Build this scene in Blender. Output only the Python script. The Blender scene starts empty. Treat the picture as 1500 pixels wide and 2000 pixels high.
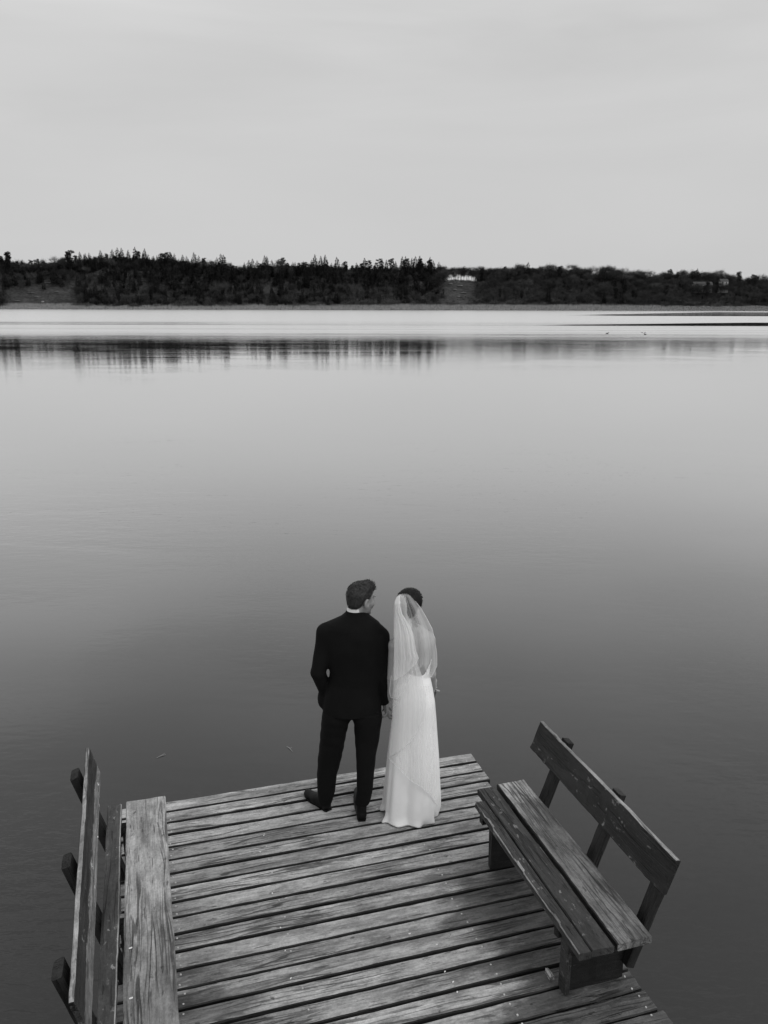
import bpy, math, random
import numpy as np
from mathutils import Vector, Matrix
R = math.radians
SC = bpy.context.scene
COL = SC.collection
# ------------------------------------------------------------------ camera
F, CX, CY, H = 1600.0, 750.0, 1000.0, 3.7
PITCH = math.atan((1000-598.5)/F); ROLL = 0.0026
WZ = -0.6                                             # water level, deck top is z = 0
cam = bpy.data.cameras.new('camera'); camo = bpy.data.objects.new('camera', cam); COL.objects.link(camo)
cam.sensor_fit = 'VERTICAL'; cam.sensor_height = 32; cam.lens = F/2000*32
cam.clip_start = .1; cam.clip_end = 9000
camo.matrix_world = Matrix.Translation((0, 0, H)) @ Matrix.Rotation(math.pi/2-PITCH, 4, 'X') @ Matrix.Rotation(ROLL, 4, 'Z')
SC.camera = camo
SC.render.resolution_x = 768; SC.render.resolution_y = 1024
# ------------------------------------------------------------------ world, sun, exposure
SUN_EL, SUN_AZ = R(42), R(128)                         # azimuth from +Y towards +X
W = bpy.data.worlds.new('World'); SC.world = W; W.use_nodes = True
nt = W.node_tree; nt.nodes.clear()
def wn(t, **k):
    n = nt.nodes.new(t)
    for a, b in k.items(): setattr(n, a, b)
    return n
wo = wn('ShaderNodeOutputWorld'); bg = wn('ShaderNodeBackground'); bg.inputs['Strength'].default_value = .1
sky = wn('ShaderNodeTexSky', sky_type='NISHITA', sun_disc=False, sun_elevation=SUN_EL, sun_rotation=SUN_AZ)
bw = wn('ShaderNodeRGBToBW'); tc = wn('ShaderNodeTexCoord'); sx = wn('ShaderNodeSeparateXYZ')
mr = wn('ShaderNodeMapRange'); mr.inputs[1].default_value = 0; mr.inputs[2].default_value = .9
SKY_LO, SKY_HI = 5.7, 8.2
mr.inputs[3].default_value = SKY_LO; mr.inputs[4].default_value = SKY_HI
mp = wn('ShaderNodeMapping'); mp.inputs['Scale'].default_value = (1.2, 1.2, 6); mp.inputs['Rotation'].default_value = (.12, .1, 0)
ns = wn('ShaderNodeTexNoise'); ns.inputs['Scale'].default_value = 1.5; ns.inputs['Detail'].default_value = 5; ns.inputs['Distortion'].default_value = .4
ml = wn('ShaderNodeMapRange'); ml.inputs[1].default_value = .32; ml.inputs[2].default_value = .68
el = wn('ShaderNodeMapRange'); el.inputs[1].default_value = .16; el.inputs[2].default_value = .42
el.inputs[3].default_value = .03; el.inputs[4].default_value = .20
lo_ = wn('ShaderNodeMath', operation='SUBTRACT'); lo_.inputs[0].default_value = 1; hi_ = wn('ShaderNodeMath', operation='ADD'); hi_.inputs[0].default_value = 1
mu = wn('ShaderNodeMath', operation='MULTIPLY'); mx = wn('ShaderNodeMix', data_type='FLOAT'); mx.inputs[0].default_value = .06
L = nt.links.new
L(tc.outputs['Generated'], sx.inputs[0]); L(sx.outputs[2], el.inputs[0]); L(el.outputs[0], lo_.inputs[1]); L(el.outputs[0], hi_.inputs[1]); L(lo_.outputs[0], ml.inputs[3]); L(hi_.outputs[0], ml.inputs[4]); L(sx.outputs[2], mr.inputs[0]); L(tc.outputs['Generated'], mp.inputs[0])
L(mp.outputs[0], ns.inputs['Vector']); L(ns.outputs[0], ml.inputs[0]); L(mr.outputs[0], mu.inputs[0]); L(ml.outputs[0], mu.inputs[1])
L(sky.outputs[0], bw.inputs[0]); L(mu.outputs[0], mx.inputs[2]); L(bw.outputs[0], mx.inputs[3])
L(mx.outputs[0], bg.inputs[0]); L(bg.outputs[0], wo.inputs[0])
sl = bpy.data.lights.new('sun', 'SUN'); sl.energy = .9; sl.angle = R(28); sl.color = (1, 1, 1)
so = bpy.data.objects.new('sun', sl); COL.objects.link(so)
so.rotation_euler = (math.pi/2-SUN_EL, 0, math.pi-SUN_AZ)
SC.view_settings.view_transform = 'Standard'; SC.view_settings.look = 'None'
SC.view_settings.exposure = 0; SC.view_settings.gamma = 1

# ------------------------------------------------------------------ helpers
def at(x, y, Y):
    """photo position -> world point on the vertical plane at depth Y"""
    x -= CX; y = CY-y
    x, y = x*math.cos(ROLL)-y*math.sin(ROLL), x*math.sin(ROLL)+y*math.cos(ROLL)
    a, b = x/F, y/F
    r = (a, math.cos(PITCH)+b*math.sin(PITCH), -math.sin(PITCH)+b*math.cos(PITCH))
    return np.array([r[0]*Y/r[1], Y, H+r[2]*Y/r[1]])
def atz(x, y, z):
    p = at(x, y, 1.0); t = (z-H)/(p[2]-H)
    return np.array([p[0]*t, t, z])
def scale_at(z, Y): return F/(Y*math.cos(PITCH)+(H-z)*math.sin(PITCH))
def tag(o, label=None, cat=None, group=None, kind=None):
    for k, v in (('label', label), ('category', cat), ('group', group), ('kind', kind)):
        if v: o[k] = v
    return o
def mesh_obj(name, V, Fc, mats, parent=None, loc=(0, 0, 0), smooth=False, mi=None):
    me = bpy.data.meshes.new(name)
    V = np.asarray(V, float)-np.asarray(loc, float)
    me.from_pydata(V.tolist(), [], [tuple(int(i) for i in f) for f in Fc] if not isinstance(Fc, np.ndarray) else Fc.tolist())
    if not isinstance(mats, (list, tuple)): mats = [mats]
    for m in mats: me.materials.append(m)
    if mi is not None: me.polygons.foreach_set('material_index', np.asarray(mi, np.int32))
    if smooth: me.polygons.foreach_set('use_smooth', np.ones(len(me.polygons), bool))
    me.update()
    o = bpy.data.objects.new(name, me); COL.objects.link(o); o.location = loc
    if parent is not None:
        o.parent = parent; o.location = Vector(loc)-(parent.location if parent.parent is None else parent.location+parent.parent.location)
    return o
def empty(name, loc, **k):
    o = bpy.data.objects.new(name, None); COL.objects.link(o); o.location = loc; o.empty_display_size = .2
    return tag(o, **k)

class NB:
    """tiny node-graph helper"""
    def __init__(s, name):
        s.m = bpy.data.materials.new(name); s.m.use_nodes = True; s.t = s.m.node_tree
        s.b = s.t.nodes['Principled BSDF']; s.out = s.t.nodes['Material Output']
    def n(s, t, **k):
        n = s.t.nodes.new(t)
        for a, b in k.items():
            if a.startswith('i_'):
                n.inputs[a[2:].replace('_', ' ')].default_value = b
            else: setattr(n, a, b)
        return n
    def l(s, a, b): s.t.links.new(a, b)
    def math(s, op, a, b=None, clamp=False):
        n = s.n('ShaderNodeMath', operation=op, use_clamp=clamp)
        for i, v in enumerate((a, b)):
            if v is None: continue
            if hasattr(v, 'links'): s.l(v, n.inputs[i])
            else: n.inputs[i].default_value = v
        return n.outputs[0]
    def ramp(s, v, lo, hi, a=0., b=1., smooth=True):
        n = s.n('ShaderNodeMapRange', interpolation_type='SMOOTHSTEP' if smooth else 'LINEAR')
        for i, q in enumerate((v, lo, hi, a, b)):
            if hasattr(q, 'links'): s.l(q, n.inputs[i])
            else: n.inputs[i].default_value = q
        return n.outputs[0]
    def noise(s, vec, scale, detail=3, rough=.55, dist=0, w=None):
        n = s.n('ShaderNodeTexNoise')
        if w is not None:
            n.noise_dimensions = '4D'; s.l(w, n.inputs['W'])
        n.inputs['Scale'].default_value = scale; n.inputs['Detail'].default_value = detail
        n.inputs['Roughness'].default_value = rough; n.inputs['Distortion'].default_value = dist
        s.l(vec, n.inputs['Vector']); return n.outputs[0]
    def map(s, vec, sc):
        n = s.n('ShaderNodeMapping'); n.inputs['Scale'].default_value = sc; s.l(vec, n.inputs[0]); return n.outputs[0]
    def mixf(s, f, a, b):
        n = s.n('ShaderNodeMix', data_type='FLOAT')
        for i, v in ((0, f), (2, a), (3, b)):
            if hasattr(v, 'links'): s.l(v, n.inputs[i])
            else: n.inputs[i].default_value = v
        return n.outputs[0]
    def gray(s, v):
        n = s.n('ShaderNodeCombineColor')
        for i in range(3): s.l(v, n.inputs[i])
        return n.outputs[0]
    def bump(s, h, strength=.5, dist=.01):
        n = s.n('ShaderNodeBump'); n.inputs['Strength'].default_value = strength; n.inputs['Distance'].default_value = dist
        s.l(h, n.inputs['Height']); s.l(n.outputs[0], s.b.inputs['Normal'])
def plain(name, v, rough=.8, var=.25, scale=8., spec=.3, sheen=0):
    g = NB(name); tc = g.n('ShaderNodeTexCoord')
    n = g.noise(tc.outputs['Object'], scale, 4, .6)
    g.l(g.gray(g.ramp(n, .25, .75, v*(1-var), v*(1+var))), g.b.inputs['Base Color'])
    g.b.inputs['Roughness'].default_value = rough; g.b.inputs['Specular IOR Level'].default_value = spec
    if sheen: g.b.inputs['Sheen Weight'].default_value = sheen
    return g.m

def wood(name, v, light=1.2, dark=.3, wet=.35, speck=0., band=0.):
    """weathered board, grain along local X; wet = how much of it is stained dark by damp"""
    g = NB(name); tc = g.n('ShaderNodeTexCoord'); oi = g.n('ShaderNodeObjectInfo')
    w = g.math('MULTIPLY', oi.outputs['Random'], 37.)
    ob = tc.outputs['Object']
    warp = g.noise(g.map(ob, (1.2, 5, 5)), 1.5, 2, .5, w=w)
    # knots: grain bends round voronoi cells
    vo = g.n('ShaderNodeTexVoronoi'); vo.voronoi_dimensions = '4D'; g.l(g.map(ob, (1.5, 5, 1)), vo.inputs['Vector']); g.l(w, vo.inputs['W'])
    vo.inputs['Scale'].default_value = 1.; kd = vo.outputs['Distance']
    knot = g.ramp(kd, .03, .16, 1, 0)
    sep = g.n('ShaderNodeSeparateXYZ'); g.l(ob, sep.inputs[0])
    yy = g.math('ADD', sep.outputs[1], g.math('MULTIPLY', warp, .045))
    yy = g.math('ADD', yy, g.math('MULTIPLY', g.ramp(kd, 0, .45, 1, 0), .02))
    cmb = g.n('ShaderNodeCombineXYZ'); g.l(sep.outputs[0], cmb.inputs[0]); g.l(yy, cmb.inputs[1]); g.l(sep.outputs[2], cmb.inputs[2])
    gv = cmb.outputs[0]
    grain = g.noise(g.map(gv, (2.2, 75, 75)), 1.2, 5, .7, w=w)
    coarse = g.noise(g.map(gv, (.9, 26, 26)), 1., 3, .6, w=w)
    # long thin drying splits that follow the grain, on some stretches only
    cm = g.ramp(g.noise(g.map(ob, (.8, 5, 3)), 1.2, 2, .5, w=g.math('ADD', w, 41.)), .44, .56)
    def lines(sx_, sy_, k_, wd):
        n_ = g.noise(g.map(gv, (sx_, sy_, sy_)), 1., 1, .4, w=g.math('ADD', w, k_))
        return g.ramp(g.math('ABSOLUTE', g.math('SUBTRACT', n_, .5)), wd*.4, wd, 1, 0)
    crack = g.math('MULTIPLY', g.math('MAXIMUM', lines(.9, 17, 5., .022), g.math('MULTIPLY', lines(1.4, 34, 8., .03), .7)), cm)
    crack = g.math('MAXIMUM', crack, g.math('MULTIPLY', g.ramp(g.noise(g.map(gv, (5, 60, 40)), 1., 2, .5, w=g.math('ADD', w, 51.)), .64, .68), .75))
    patch = g.noise(g.map(ob, (1.3, 4.5, 3)), 1.6, 5, .68, w=w)
    fine = g.noise(ob, 70, 4, .7, w=w)
    st = g.noise(g.map(ob, (1, 3, 2)), 1.1, 6, .7, w=g.math('ADD', w, 11.))
    base = g.ramp(grain, .32, .68, .74, light, False)
    base = g.math('MULTIPLY', base, g.ramp(coarse, .3, .7, .88, 1.1, False))
    base = g.math('MULTIPLY', base, g.ramp(patch, .38, .58, .66, 1.1))
    spl = g.noise(g.map(ob, (5, 19, 12)), 1., 8, .78, w=g.math('ADD', w, 19.))
    base = g.math('MULTIPLY', base, g.ramp(spl, .42, .57, .68, 1.08))
    mark = g.ramp(g.noise(g.map(ob, (9, 24, 20)), 1., 4, .7, w=g.math('ADD', w, 29.)), .62, .68)
    base = g.math('MULTIPLY', base, g.math('SUBTRACT', 1., g.math('MULTIPLY', mark, .5)))
    base = g.math('MULTIPLY', base, g.ramp(fine, .3, .7, .76, 1.2, False))
    # damp stain, darkened further under and beside the benches (u is measured across the jetty)
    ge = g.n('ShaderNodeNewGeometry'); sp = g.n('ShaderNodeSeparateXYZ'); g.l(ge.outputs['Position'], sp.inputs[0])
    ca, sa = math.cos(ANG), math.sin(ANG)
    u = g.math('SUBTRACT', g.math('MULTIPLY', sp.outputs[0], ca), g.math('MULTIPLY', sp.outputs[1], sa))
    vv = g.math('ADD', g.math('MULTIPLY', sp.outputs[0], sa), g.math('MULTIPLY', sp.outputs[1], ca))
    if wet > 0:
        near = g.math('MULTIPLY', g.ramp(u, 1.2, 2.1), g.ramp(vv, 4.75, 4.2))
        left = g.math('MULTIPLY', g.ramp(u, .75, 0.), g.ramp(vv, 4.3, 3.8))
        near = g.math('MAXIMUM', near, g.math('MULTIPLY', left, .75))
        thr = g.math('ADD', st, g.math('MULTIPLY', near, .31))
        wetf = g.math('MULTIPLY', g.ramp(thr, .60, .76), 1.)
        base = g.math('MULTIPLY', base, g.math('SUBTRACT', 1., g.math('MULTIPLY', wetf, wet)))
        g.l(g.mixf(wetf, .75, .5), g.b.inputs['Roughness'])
    else: g.b.inputs['Roughness'].default_value = .7
    base = g.math('MULTIPLY', base, g.math('SUBTRACT', 1., g.math('MULTIPLY', crack, 1-dark)))
    base = g.math('MULTIPLY', base, g.math('SUBTRACT', 1., g.math('MULTIPLY', knot, .45)))
    # dark pits and pale lichen specks
    pit = g.ramp(g.noise(g.map(ob, (.6, 1, 1)), 24, 2, .5, w=w), .69, .74)
    base = g.math('MULTIPLY', base, g.math('SUBTRACT', 1., g.math('MULTIPLY', pit, .6)))
    if speck:
        lic = g.math('MULTIPLY', g.ramp(g.noise(g.map(ob, (.6, 1, 1)), 34, 3, .6, w=g.math('ADD', w, 3.)), .60, .66), g.ramp(patch, .44, .58))
        base = g.mixf(g.math('MULTIPLY', lic, speck), base, .30/v)
    if band:    # lower part of the face worn pale, ragged border
        bn = g.math('ADD', sep.outputs[1], g.math('MULTIPLY', g.math('SUBTRACT', spl, .5), .12))
        base = g.mixf(g.ramp(bn, .012, .026), base, g.math('MULTIPLY', base, band/v))
    rv = g.ramp(g.math('FRACT', g.math('MULTIPLY', oi.outputs['Random'], 7.3)), 0, 1, .82, 1.18, False)
    base = g.math('MULTIPLY', g.math('MULTIPLY', base, rv), v)
    g.l(g.gray(base), g.b.inputs['Base Color'])
    h = g.math('SUBTRACT', g.math('ADD', grain, g.math('MULTIPLY', fine, .4)), g.math('MULTIPLY', crack, 2.5))
    g.bump(h, .8, .004)
    g.b.inputs['Specular IOR Level'].default_value = .35
    return g.m
ANG = R(-16.5)
e1 = np.array([math.sin(ANG), math.cos(ANG)]); e2 = np.array([math.cos(ANG), -math.sin(ANG)])
def D(u, v, z): p = u*e2+v*e1; return np.array([p[0], p[1], z])

M = {}
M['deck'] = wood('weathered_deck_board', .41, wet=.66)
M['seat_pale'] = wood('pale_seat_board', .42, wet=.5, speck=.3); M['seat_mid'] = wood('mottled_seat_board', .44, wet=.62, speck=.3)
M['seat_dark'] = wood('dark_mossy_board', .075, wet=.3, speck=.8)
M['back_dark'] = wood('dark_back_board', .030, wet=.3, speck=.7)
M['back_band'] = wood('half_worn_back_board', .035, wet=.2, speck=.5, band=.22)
M['edge_pale'] = wood('pale_worn_edge', .38, wet=0)
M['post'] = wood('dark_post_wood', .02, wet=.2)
M['nail'] = plain('nail_steel', .5, .4, .3, 60, .6)

# ------------------------------------------------------------------ lake water
def water_mat():
    g = NB('lake_water'); ge = g.n('ShaderNodeNewGeometry'); sp = g.n('ShaderNodeSeparateXYZ')
    pos = ge.outputs['Position']; g.l(pos, sp.inputs[0]); X, Y = sp.outputs[0], sp.outputs[1]
    wob = g.noise(g.map(pos, (.012, .02, 1)), 1, 3, .6)
    wob = g.math('SUBTRACT', wob, .5)
    Yw = g.math('ADD', Y, g.math('MULTIPLY', wob, g.math('MULTIPLY', Y, .10)))
    # breeze reaches the lake beyond the sheltered water
    rip = g.ramp(Yw, 96, 150)
    streak = g.ramp(g.noise(g.map(pos, (.006, .12, 1)), 1, 4, .7), .35, .65, .55, 1.1)
    rip = g.math('MULTIPLY', rip, streak)
    rip = g.math('MAXIMUM', rip, g.ramp(Yw, 170, 260))
    # two calm lanes widening to the right
    Yl = g.math('ADD', Y, g.math('MULTIPLY', wob, 7.))
    def lane(lo, x0, x1, w):
        hi = g.math('ADD', lo, g.ramp(X, x0, x1, 0, w, False))
        s = .02*lo
        a = g.ramp(Yl, lo-s*.3, lo+s*.3)
        hi2 = g.math('ADD', hi, s*.3)
        b = g.math('GREATER_THAN', hi, Yl)
        return g.math('MULTIPLY', g.math('MULTIPLY', a, b), g.ramp(X, x0, x0+(x1-x0)*.3))
    l2 = lane(199., 30, 106, 46.); l1 = lane(425., 80, 300, 340.)
    calm = g.math('MAXIMUM', l1, l2)
    faint = g.math('MULTIPLY', g.math('MULTIPLY', g.ramp(Yl, 196, 205), g.ramp(Yl, 240, 222)), g.ramp(X, -20, -60))
    calm = g.math('MAXIMUM', calm, g.math('MULTIPLY', faint, .25))
    rip = g.math('MULTIPLY', rip, g.math('SUBTRACT', 1., calm), clamp=True)
    sk = g.noise(g.map(pos, (.09, .42, 1)), 1, 4, .7)
    base_r = g.mixf(calm, g.math('ADD', g.ramp(Y, 8, 60, .02, .03), g.math('MULTIPLY', g.ramp(Y, 45, 90), g.ramp(sk, .4, .7, -.01, .05))), .03)
    rough = g.mixf(rip, base_r, .27)
    gl = g.n('ShaderNodeBsdfGlossy', distribution='MULTI_GGX'); gl.inputs['Color'].default_value = (1, 1, 1, 1)
    g.l(rough, gl.inputs['Roughness'])
    body = g.noise(g.map(pos, (.12, .3, 1)), 1, 3, .5)
    df = g.n('ShaderNodeBsdfDiffuse'); g.l(g.gray(g.ramp(body, .3, .7, .020, .026)), df.inputs['Color'])
    # reflectance against the angle the surface is seen under (sine of the grazing angle)
    si = g.n('ShaderNodeSeparateXYZ'); g.l(ge.outputs['Incoming'], si.inputs[0])
    cv = g.n('ShaderNodeFloatCurve'); c0 = cv.mapping.curves[0]
    pts = [(0, 1), (.061, .94), (.122, .85), (.18, .74), (.242, .56), (.30, .40), (.36, .27), (.415, .175), (.47, .115), (.56, .07), (.68, .05), (1, .03)]
    c0.points[0].location = pts[0]; c0.points[1].location = pts[-1]
    for p_ in pts[1:-1]: c0.points.new(*p_)
    cv.mapping.update(); g.l(si.outputs[2], cv.inputs['Value'])
    ms = g.n('ShaderNodeMixShader'); g.l(cv.outputs[0], ms.inputs[0]); g.l(df.outputs[0], ms.inputs[1]); g.l(gl.outputs[0], ms.inputs[2]); g.l(ms.outputs[0], g.out.inputs[0])
    # wavelets
    n1 = g.noise(g.map(pos, (.55, 1.5, 1)), 1., 4, .55)
    n2 = g.noise(g.map(pos, (3.2, 7.5, 1)), 1., 3, .6)
    gust = g.ramp(g.noise(g.map(pos, (.05, .11, 1)), 1, 3, .6, .6), .37, .58, .2, 1.)
    hgt = g.math('ADD', g.math('MULTIPLY', g.math('MULTIPLY', n1, gust), .020), g.math('MULTIPLY', g.math('MULTIPLY', n2, gust), .010))
    n3 = g.noise(g.map(pos, (.22, .8, 1)), 1., 5, .75)
    hgt = g.math('ADD', hgt, g.math('MULTIPLY', n3, g.ramp(Y, 74, 100, 0, .024)))
    amp = g.math('MULTIPLY', g.math('ADD', g.ramp(Y, 12, 40, 1., .16), g.math('MULTIPLY', rip, 1.5)), g.math('SUBTRACT', 1., g.math('MULTIPLY', calm, .97)))
    n = g.n('ShaderNodeBump'); n.inputs['Strength'].default_value = 1; n.inputs['Distance'].default_value = 1
    g.l(g.math('MULTIPLY', hgt, amp), n.inputs['Height']); g.l(n.outputs[0], gl.inputs['Normal'])
    return g.m
xs = [-4000, -1200, 1200, 4000]; ys = [-300, 60, 600, 1120]
V = [(x, y, WZ) for y in ys for x in xs]
Fq = [(r*4+c, r*4+c+1, r*4+c+5, r*4+c+4) for r in range(3) for c in range(3)]
tag(mesh_obj('lake_water', V, Fq, water_mat()), kind='structure')
bed = plain('lake_bed_mud', .03, .9)
tag(mesh_obj('lake_bed', [(-5000, -2000, -14), (5000, -2000, -14), (5000, 1060, -14), (-5000, 1060, -14)], [(0, 1, 2, 3)], bed), kind='structure')

# ------------------------------------------------------------------ far shore terrain
RNG = np.random.default_rng(7)
SKX = [-300, 0, 45, 90, 130, 200, 300, 400, 431, 470, 520, 600, 700, 760, 800, 845, 862, 900, 950, 1030, 1100, 1150, 1195, 1240, 1300, 1330, 1400, 1430, 1455, 1480, 1560, 1900]
SKY = [500, 498, 504, 508, 500, 492, 496, 504, 506, 514, 508, 508, 511, 512, 509, 513, 520, 522, 521, 518, 519, 526, 521, 529, 532, 528, 529, 537, 541, 535, 540, 545]
YS0, YR = 1046., 1150.
def shore_y(X): return YS0 + 26*np.clip(-X/450, 0, 1.6) - 3*np.sin(X/90)
def ridge_h(X):
    px = CX + X*1650/YR
    y = np.interp(px, SKX, SKY)+np.interp(px, [840, 880], [36, 31])
    y = y+np.where((px > 855) & (px < 925), np.interp(px, [855, 870, 915, 925], [0, -3, -3, 0]), 0)
    return (598.5-y)*YR/1650+H
def ground(X, Y):
    X = np.asarray(X, float); Y = np.asarray(Y, float)
    s = shore_y(X); d = Y-s
    t = np.clip((d-34)/(YR-s-34), 0, 1); t = t*t*(3-2*t)
    low = WZ + np.clip(d, -30, 40)*np.where(d > 0, .155, .1)
    h = low + (ridge_h(X)-low)*t
    h = h - np.clip(Y-YR-10, 0, 500)*.03
    n = 1.2*np.sin(X/17+Y/23)*np.sin(Y/11-X/31)+.7*np.sin(X/7.1)*np.sin(Y/6.3)
    return h + n*np.clip((d-40)/30, 0, 1)
gx = np.concatenate([np.linspace(-3800, -760, 20), np.linspace(-740, 740, 400), np.linspace(760, 3800, 20)])
gy = np.concatenate([np.linspace(1015, 1200, 100), np.linspace(1210, 2600, 24)])
GX, GY = np.meshgrid(gx, gy); GZ = ground(GX, GY)
V = np.stack([GX.ravel(), GY.ravel(), GZ.ravel()], 1)
nx = len(gx); ii = (np.arange(len(gy)-1)[:, None]*nx+np.arange(nx-1)[None]).ravel()
g = NB('far_shore_ground'); ge = g.n('ShaderNodeNewGeometry'); P = ge.outputs['Position']
a = g.noise(g.map(P, (.06, .06, .2)), 1, 5, .7); b = g.noise(g.map(P, (.25, .4, 1.6)), 1, 5, .75)
c = g.math('MULTIPLY', g.ramp(a, .3, .7, .035, .07), g.ramp(b, .35, .7, .55, 1.6))
g.l(g.gray(c), g.b.inputs['Base Color']); g.b.inputs['Roughness'].default_value = .95; g.b.inputs['Specular IOR Level'].default_value = .1
tag(mesh_obj('far_shore_ground', V, np.stack([ii, ii+1, ii+nx+1, ii+nx], 1), g.m, smooth=True), kind='structure')

# ------------------------------------------------------------------ vegetation meshes (unit: metres, base at origin)
class Geo:
    def __init__(s): s.v = []; s.f = []; s.m = []; s.k = 0
    def add(s, V, Fc, m=0):
        V = np.asarray(V, float); Fc = np.asarray(Fc, int)
        s.v.append(V); s.f.append(Fc+s.k); s.m.append(np.full(len(Fc), m)); s.k += len(V)
    def tris(s, T, m=0):
        n = len(T); s.add(T.reshape(-1, 3), np.arange(n*3).reshape(-1, 3), m)
    def bar(s, a, b, ra, rb, m=0, n=5):
        a = np.asarray(a, float); b = np.asarray(b, float); d = b-a; d = d/(np.linalg.norm(d)+1e-9)
        p = np.cross(d, [0, 0, 1.] if abs(d[2]) < .9 else [1., 0, 0]); p /= np.linalg.norm(p); q = np.cross(d, p)
        an = np.arange(n)*2*math.pi/n
        ring = np.cos(an)[:, None]*p+np.sin(an)[:, None]*q
        V = np.concatenate([a+ring*ra, b+ring*rb]); T = []
        for i in range(n):
            j = (i+1) % n; T += [(i, j, n+j), (i, n+j, n+i)]
        s.add(V, T, m)
    def get(s): return np.concatenate(s.v), np.concatenate(s.f), np.concatenate(s.m)
def slivers(C, Dr, L, wd, rng):
    """flat twig/needle slivers centred at C along Dr"""
    n = len(C); Dr = Dr/np.linalg.norm(Dr, axis=1)[:, None]
    r = rng.normal(size=(n, 3)); s = np.cross(Dr, r); s /= np.linalg.norm(s, axis=1)[:, None]
    return np.stack([C-s*wd[:, None], C+s*wd[:, None], C+Dr*L[:, None]], 1)
def spruce_geo(rng, h=22., w=3.4, n=900, bare=.12):
    t, c = Geo(), Geo()
    t.bar((0, 0, -1.5), (0, 0, h*.97), .32, .05)
    u = rng.random(n)**.72; z = h*(bare+(1-bare)*(1-u*.999)); z = h*bare+(h-h*bare)*(1-np.sqrt(rng.random(n)))
    tier = .75+.25*np.sin(z*4.1+rng.random()*6)
    an = rng.random(n)*6.283
    lob = 1+.18*np.sin(an*3+rng.random()*6+z*.3)
    rr = w*(1-(z-h*bare)/(h*(1-bare)))**.68*tier*lob+.12
    q = rng.random(n)**.5
    C = np.stack([np.cos(an)*rr*q, np.sin(an)*rr*q, z-.12*rr*q], 1)
    Dr = np.stack([np.cos(an), np.sin(an), -.35+rng.normal(0, .25, n)], 1)
    c.tris(slivers(C, Dr, .5+.5*rng.random(n)+rr*.18, (.28+.22*rng.random(n))*(900/n)**.5*1.15, rng))
    m = 40; top = np.stack([rng.normal(0, .08, m), rng.normal(0, .08, m), h*(.93+.07*rng.random(m))], 1)
    c.tris(slivers(top, rng.normal(0, .3, (m, 3))+[0, 0, .8], np.full(m, .8), np.full(m, .12), rng))
    return t, c
def pine_geo(rng, h=22., w=4., n=1100):
    t, c = Geo(), Geo()
    lean = rng.normal(0, .4, 2)
    top = np.array([lean[0], lean[1], h*.92]); t.bar((0, 0, -1.5), top*.55, .36, .25); t.bar(top*.55, top, .25, .08)
    for k in range(20):
        q = k/19; zc = h*(.38+.57*q); an = k*2.4+rng.normal(0, .5); ro = w*(.30+.45*rng.random())*math.sin(math.pi*min(1, .25+.8*(1-q)))
        cc = np.array([math.cos(an)*ro+lean[0]*.7, math.sin(an)*ro+lean[1]*.7, zc])
        t.bar((lean[0]*.5, lean[1]*.5, zc-1.), cc, .11, .05)
        m = n//20; p = rng.normal(size=(m, 3)); p /= np.linalg.norm(p, axis=1)[:, None]
        p = p*(rng.random(m)**.5)[:, None]*np.array([1.6, 1.6, .8])*(.6+.6*rng.random())
        c.tris(slivers(cc+p, p+rng.normal(0, .8, (m, 3)), .5+.6*rng.random(m), (.2+.2*rng.random(m))*(1100/n)**.5*1.2, rng))
    return t, c
def bare_geo(rng, h=18., w=5., n=1500, fine=.055, low=.18):
    t, c = Geo(), Geo()
    ends = []
    def grow(p, d, L, r, lev):
        q = p+d*L; t.bar(p, q, r, r*.68, n=4 if lev else 5)
        if lev >= 4: ends.append((q, d)); return
        for k in range(3 if lev < 3 else 2):
            nd = d+rng.normal(0, .42+.05*lev, 3)*np.array([w/5, w/5, .55]); nd[2] = max(nd[2], .05); nd /= np.linalg.norm(nd)
            grow(q, nd, L*(.62+.2*rng.random()), r*.62, lev+1)
    grow(np.array([0, 0, -1.]), np.array([0, 0, 1.]), h*.30, h*.014, 0)
    E = np.array([e[0] for e in ends]); Dn = np.array([e[1] for e in ends])
    sc = h*.97/max(E[:, 2].max(), 1)
    i = rng.integers(0, len(E), n); C = E[i]*1+rng.normal(0, .055*h, (n, 3)); 
    zt = np.clip(C[:, 2], low*h, h*1.02); C[:, 2] = zt
    c.tris(slivers(C, Dn[i]+rng.normal(0, .45, (n, 3))+[0, 0, .3], h*(.05+.05*rng.random(n)), np.full(n, fine)*(.6+.8*rng.random(n)), rng))
    return t, c
def shrub_geo(rng, w=5., h=5., n=900):
    c = Geo(); an = rng.random(n)*6.283; el = np.arcsin(rng.random(n)**.8); q = rng.random(n)**.35
    lob = 1+.22*np.sin(an*3+1)+.15*np.sin(an*5+el*4)
    C = np.stack([np.cos(an)*np.cos(el)*w*q*lob, np.sin(an)*np.cos(el)*w*q*lob, np.sin(el)*h*q*lob], 1)
    c.tris(slivers(C, C/[w, w, h]+[0, 0, .5]+rng.normal(0, .25, (n, 3)), .7+.8*rng.random(n), .05+.07*rng.random(n), rng))
    return c
def geo_mesh(name, parts, mats):
    G = Geo()
    for (g_, m) in parts:
        V, T, _ = g_.get(); G.add(V, T, m)
    V, T, mi = G.get(); me = bpy.data.meshes.new(name); me.from_pydata(V.tolist(), [], T.tolist())
    for m in mats: me.materials.append(m)
    me.polygons.foreach_set('material_index', mi.astype(np.int32)); me.update(); return me
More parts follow.
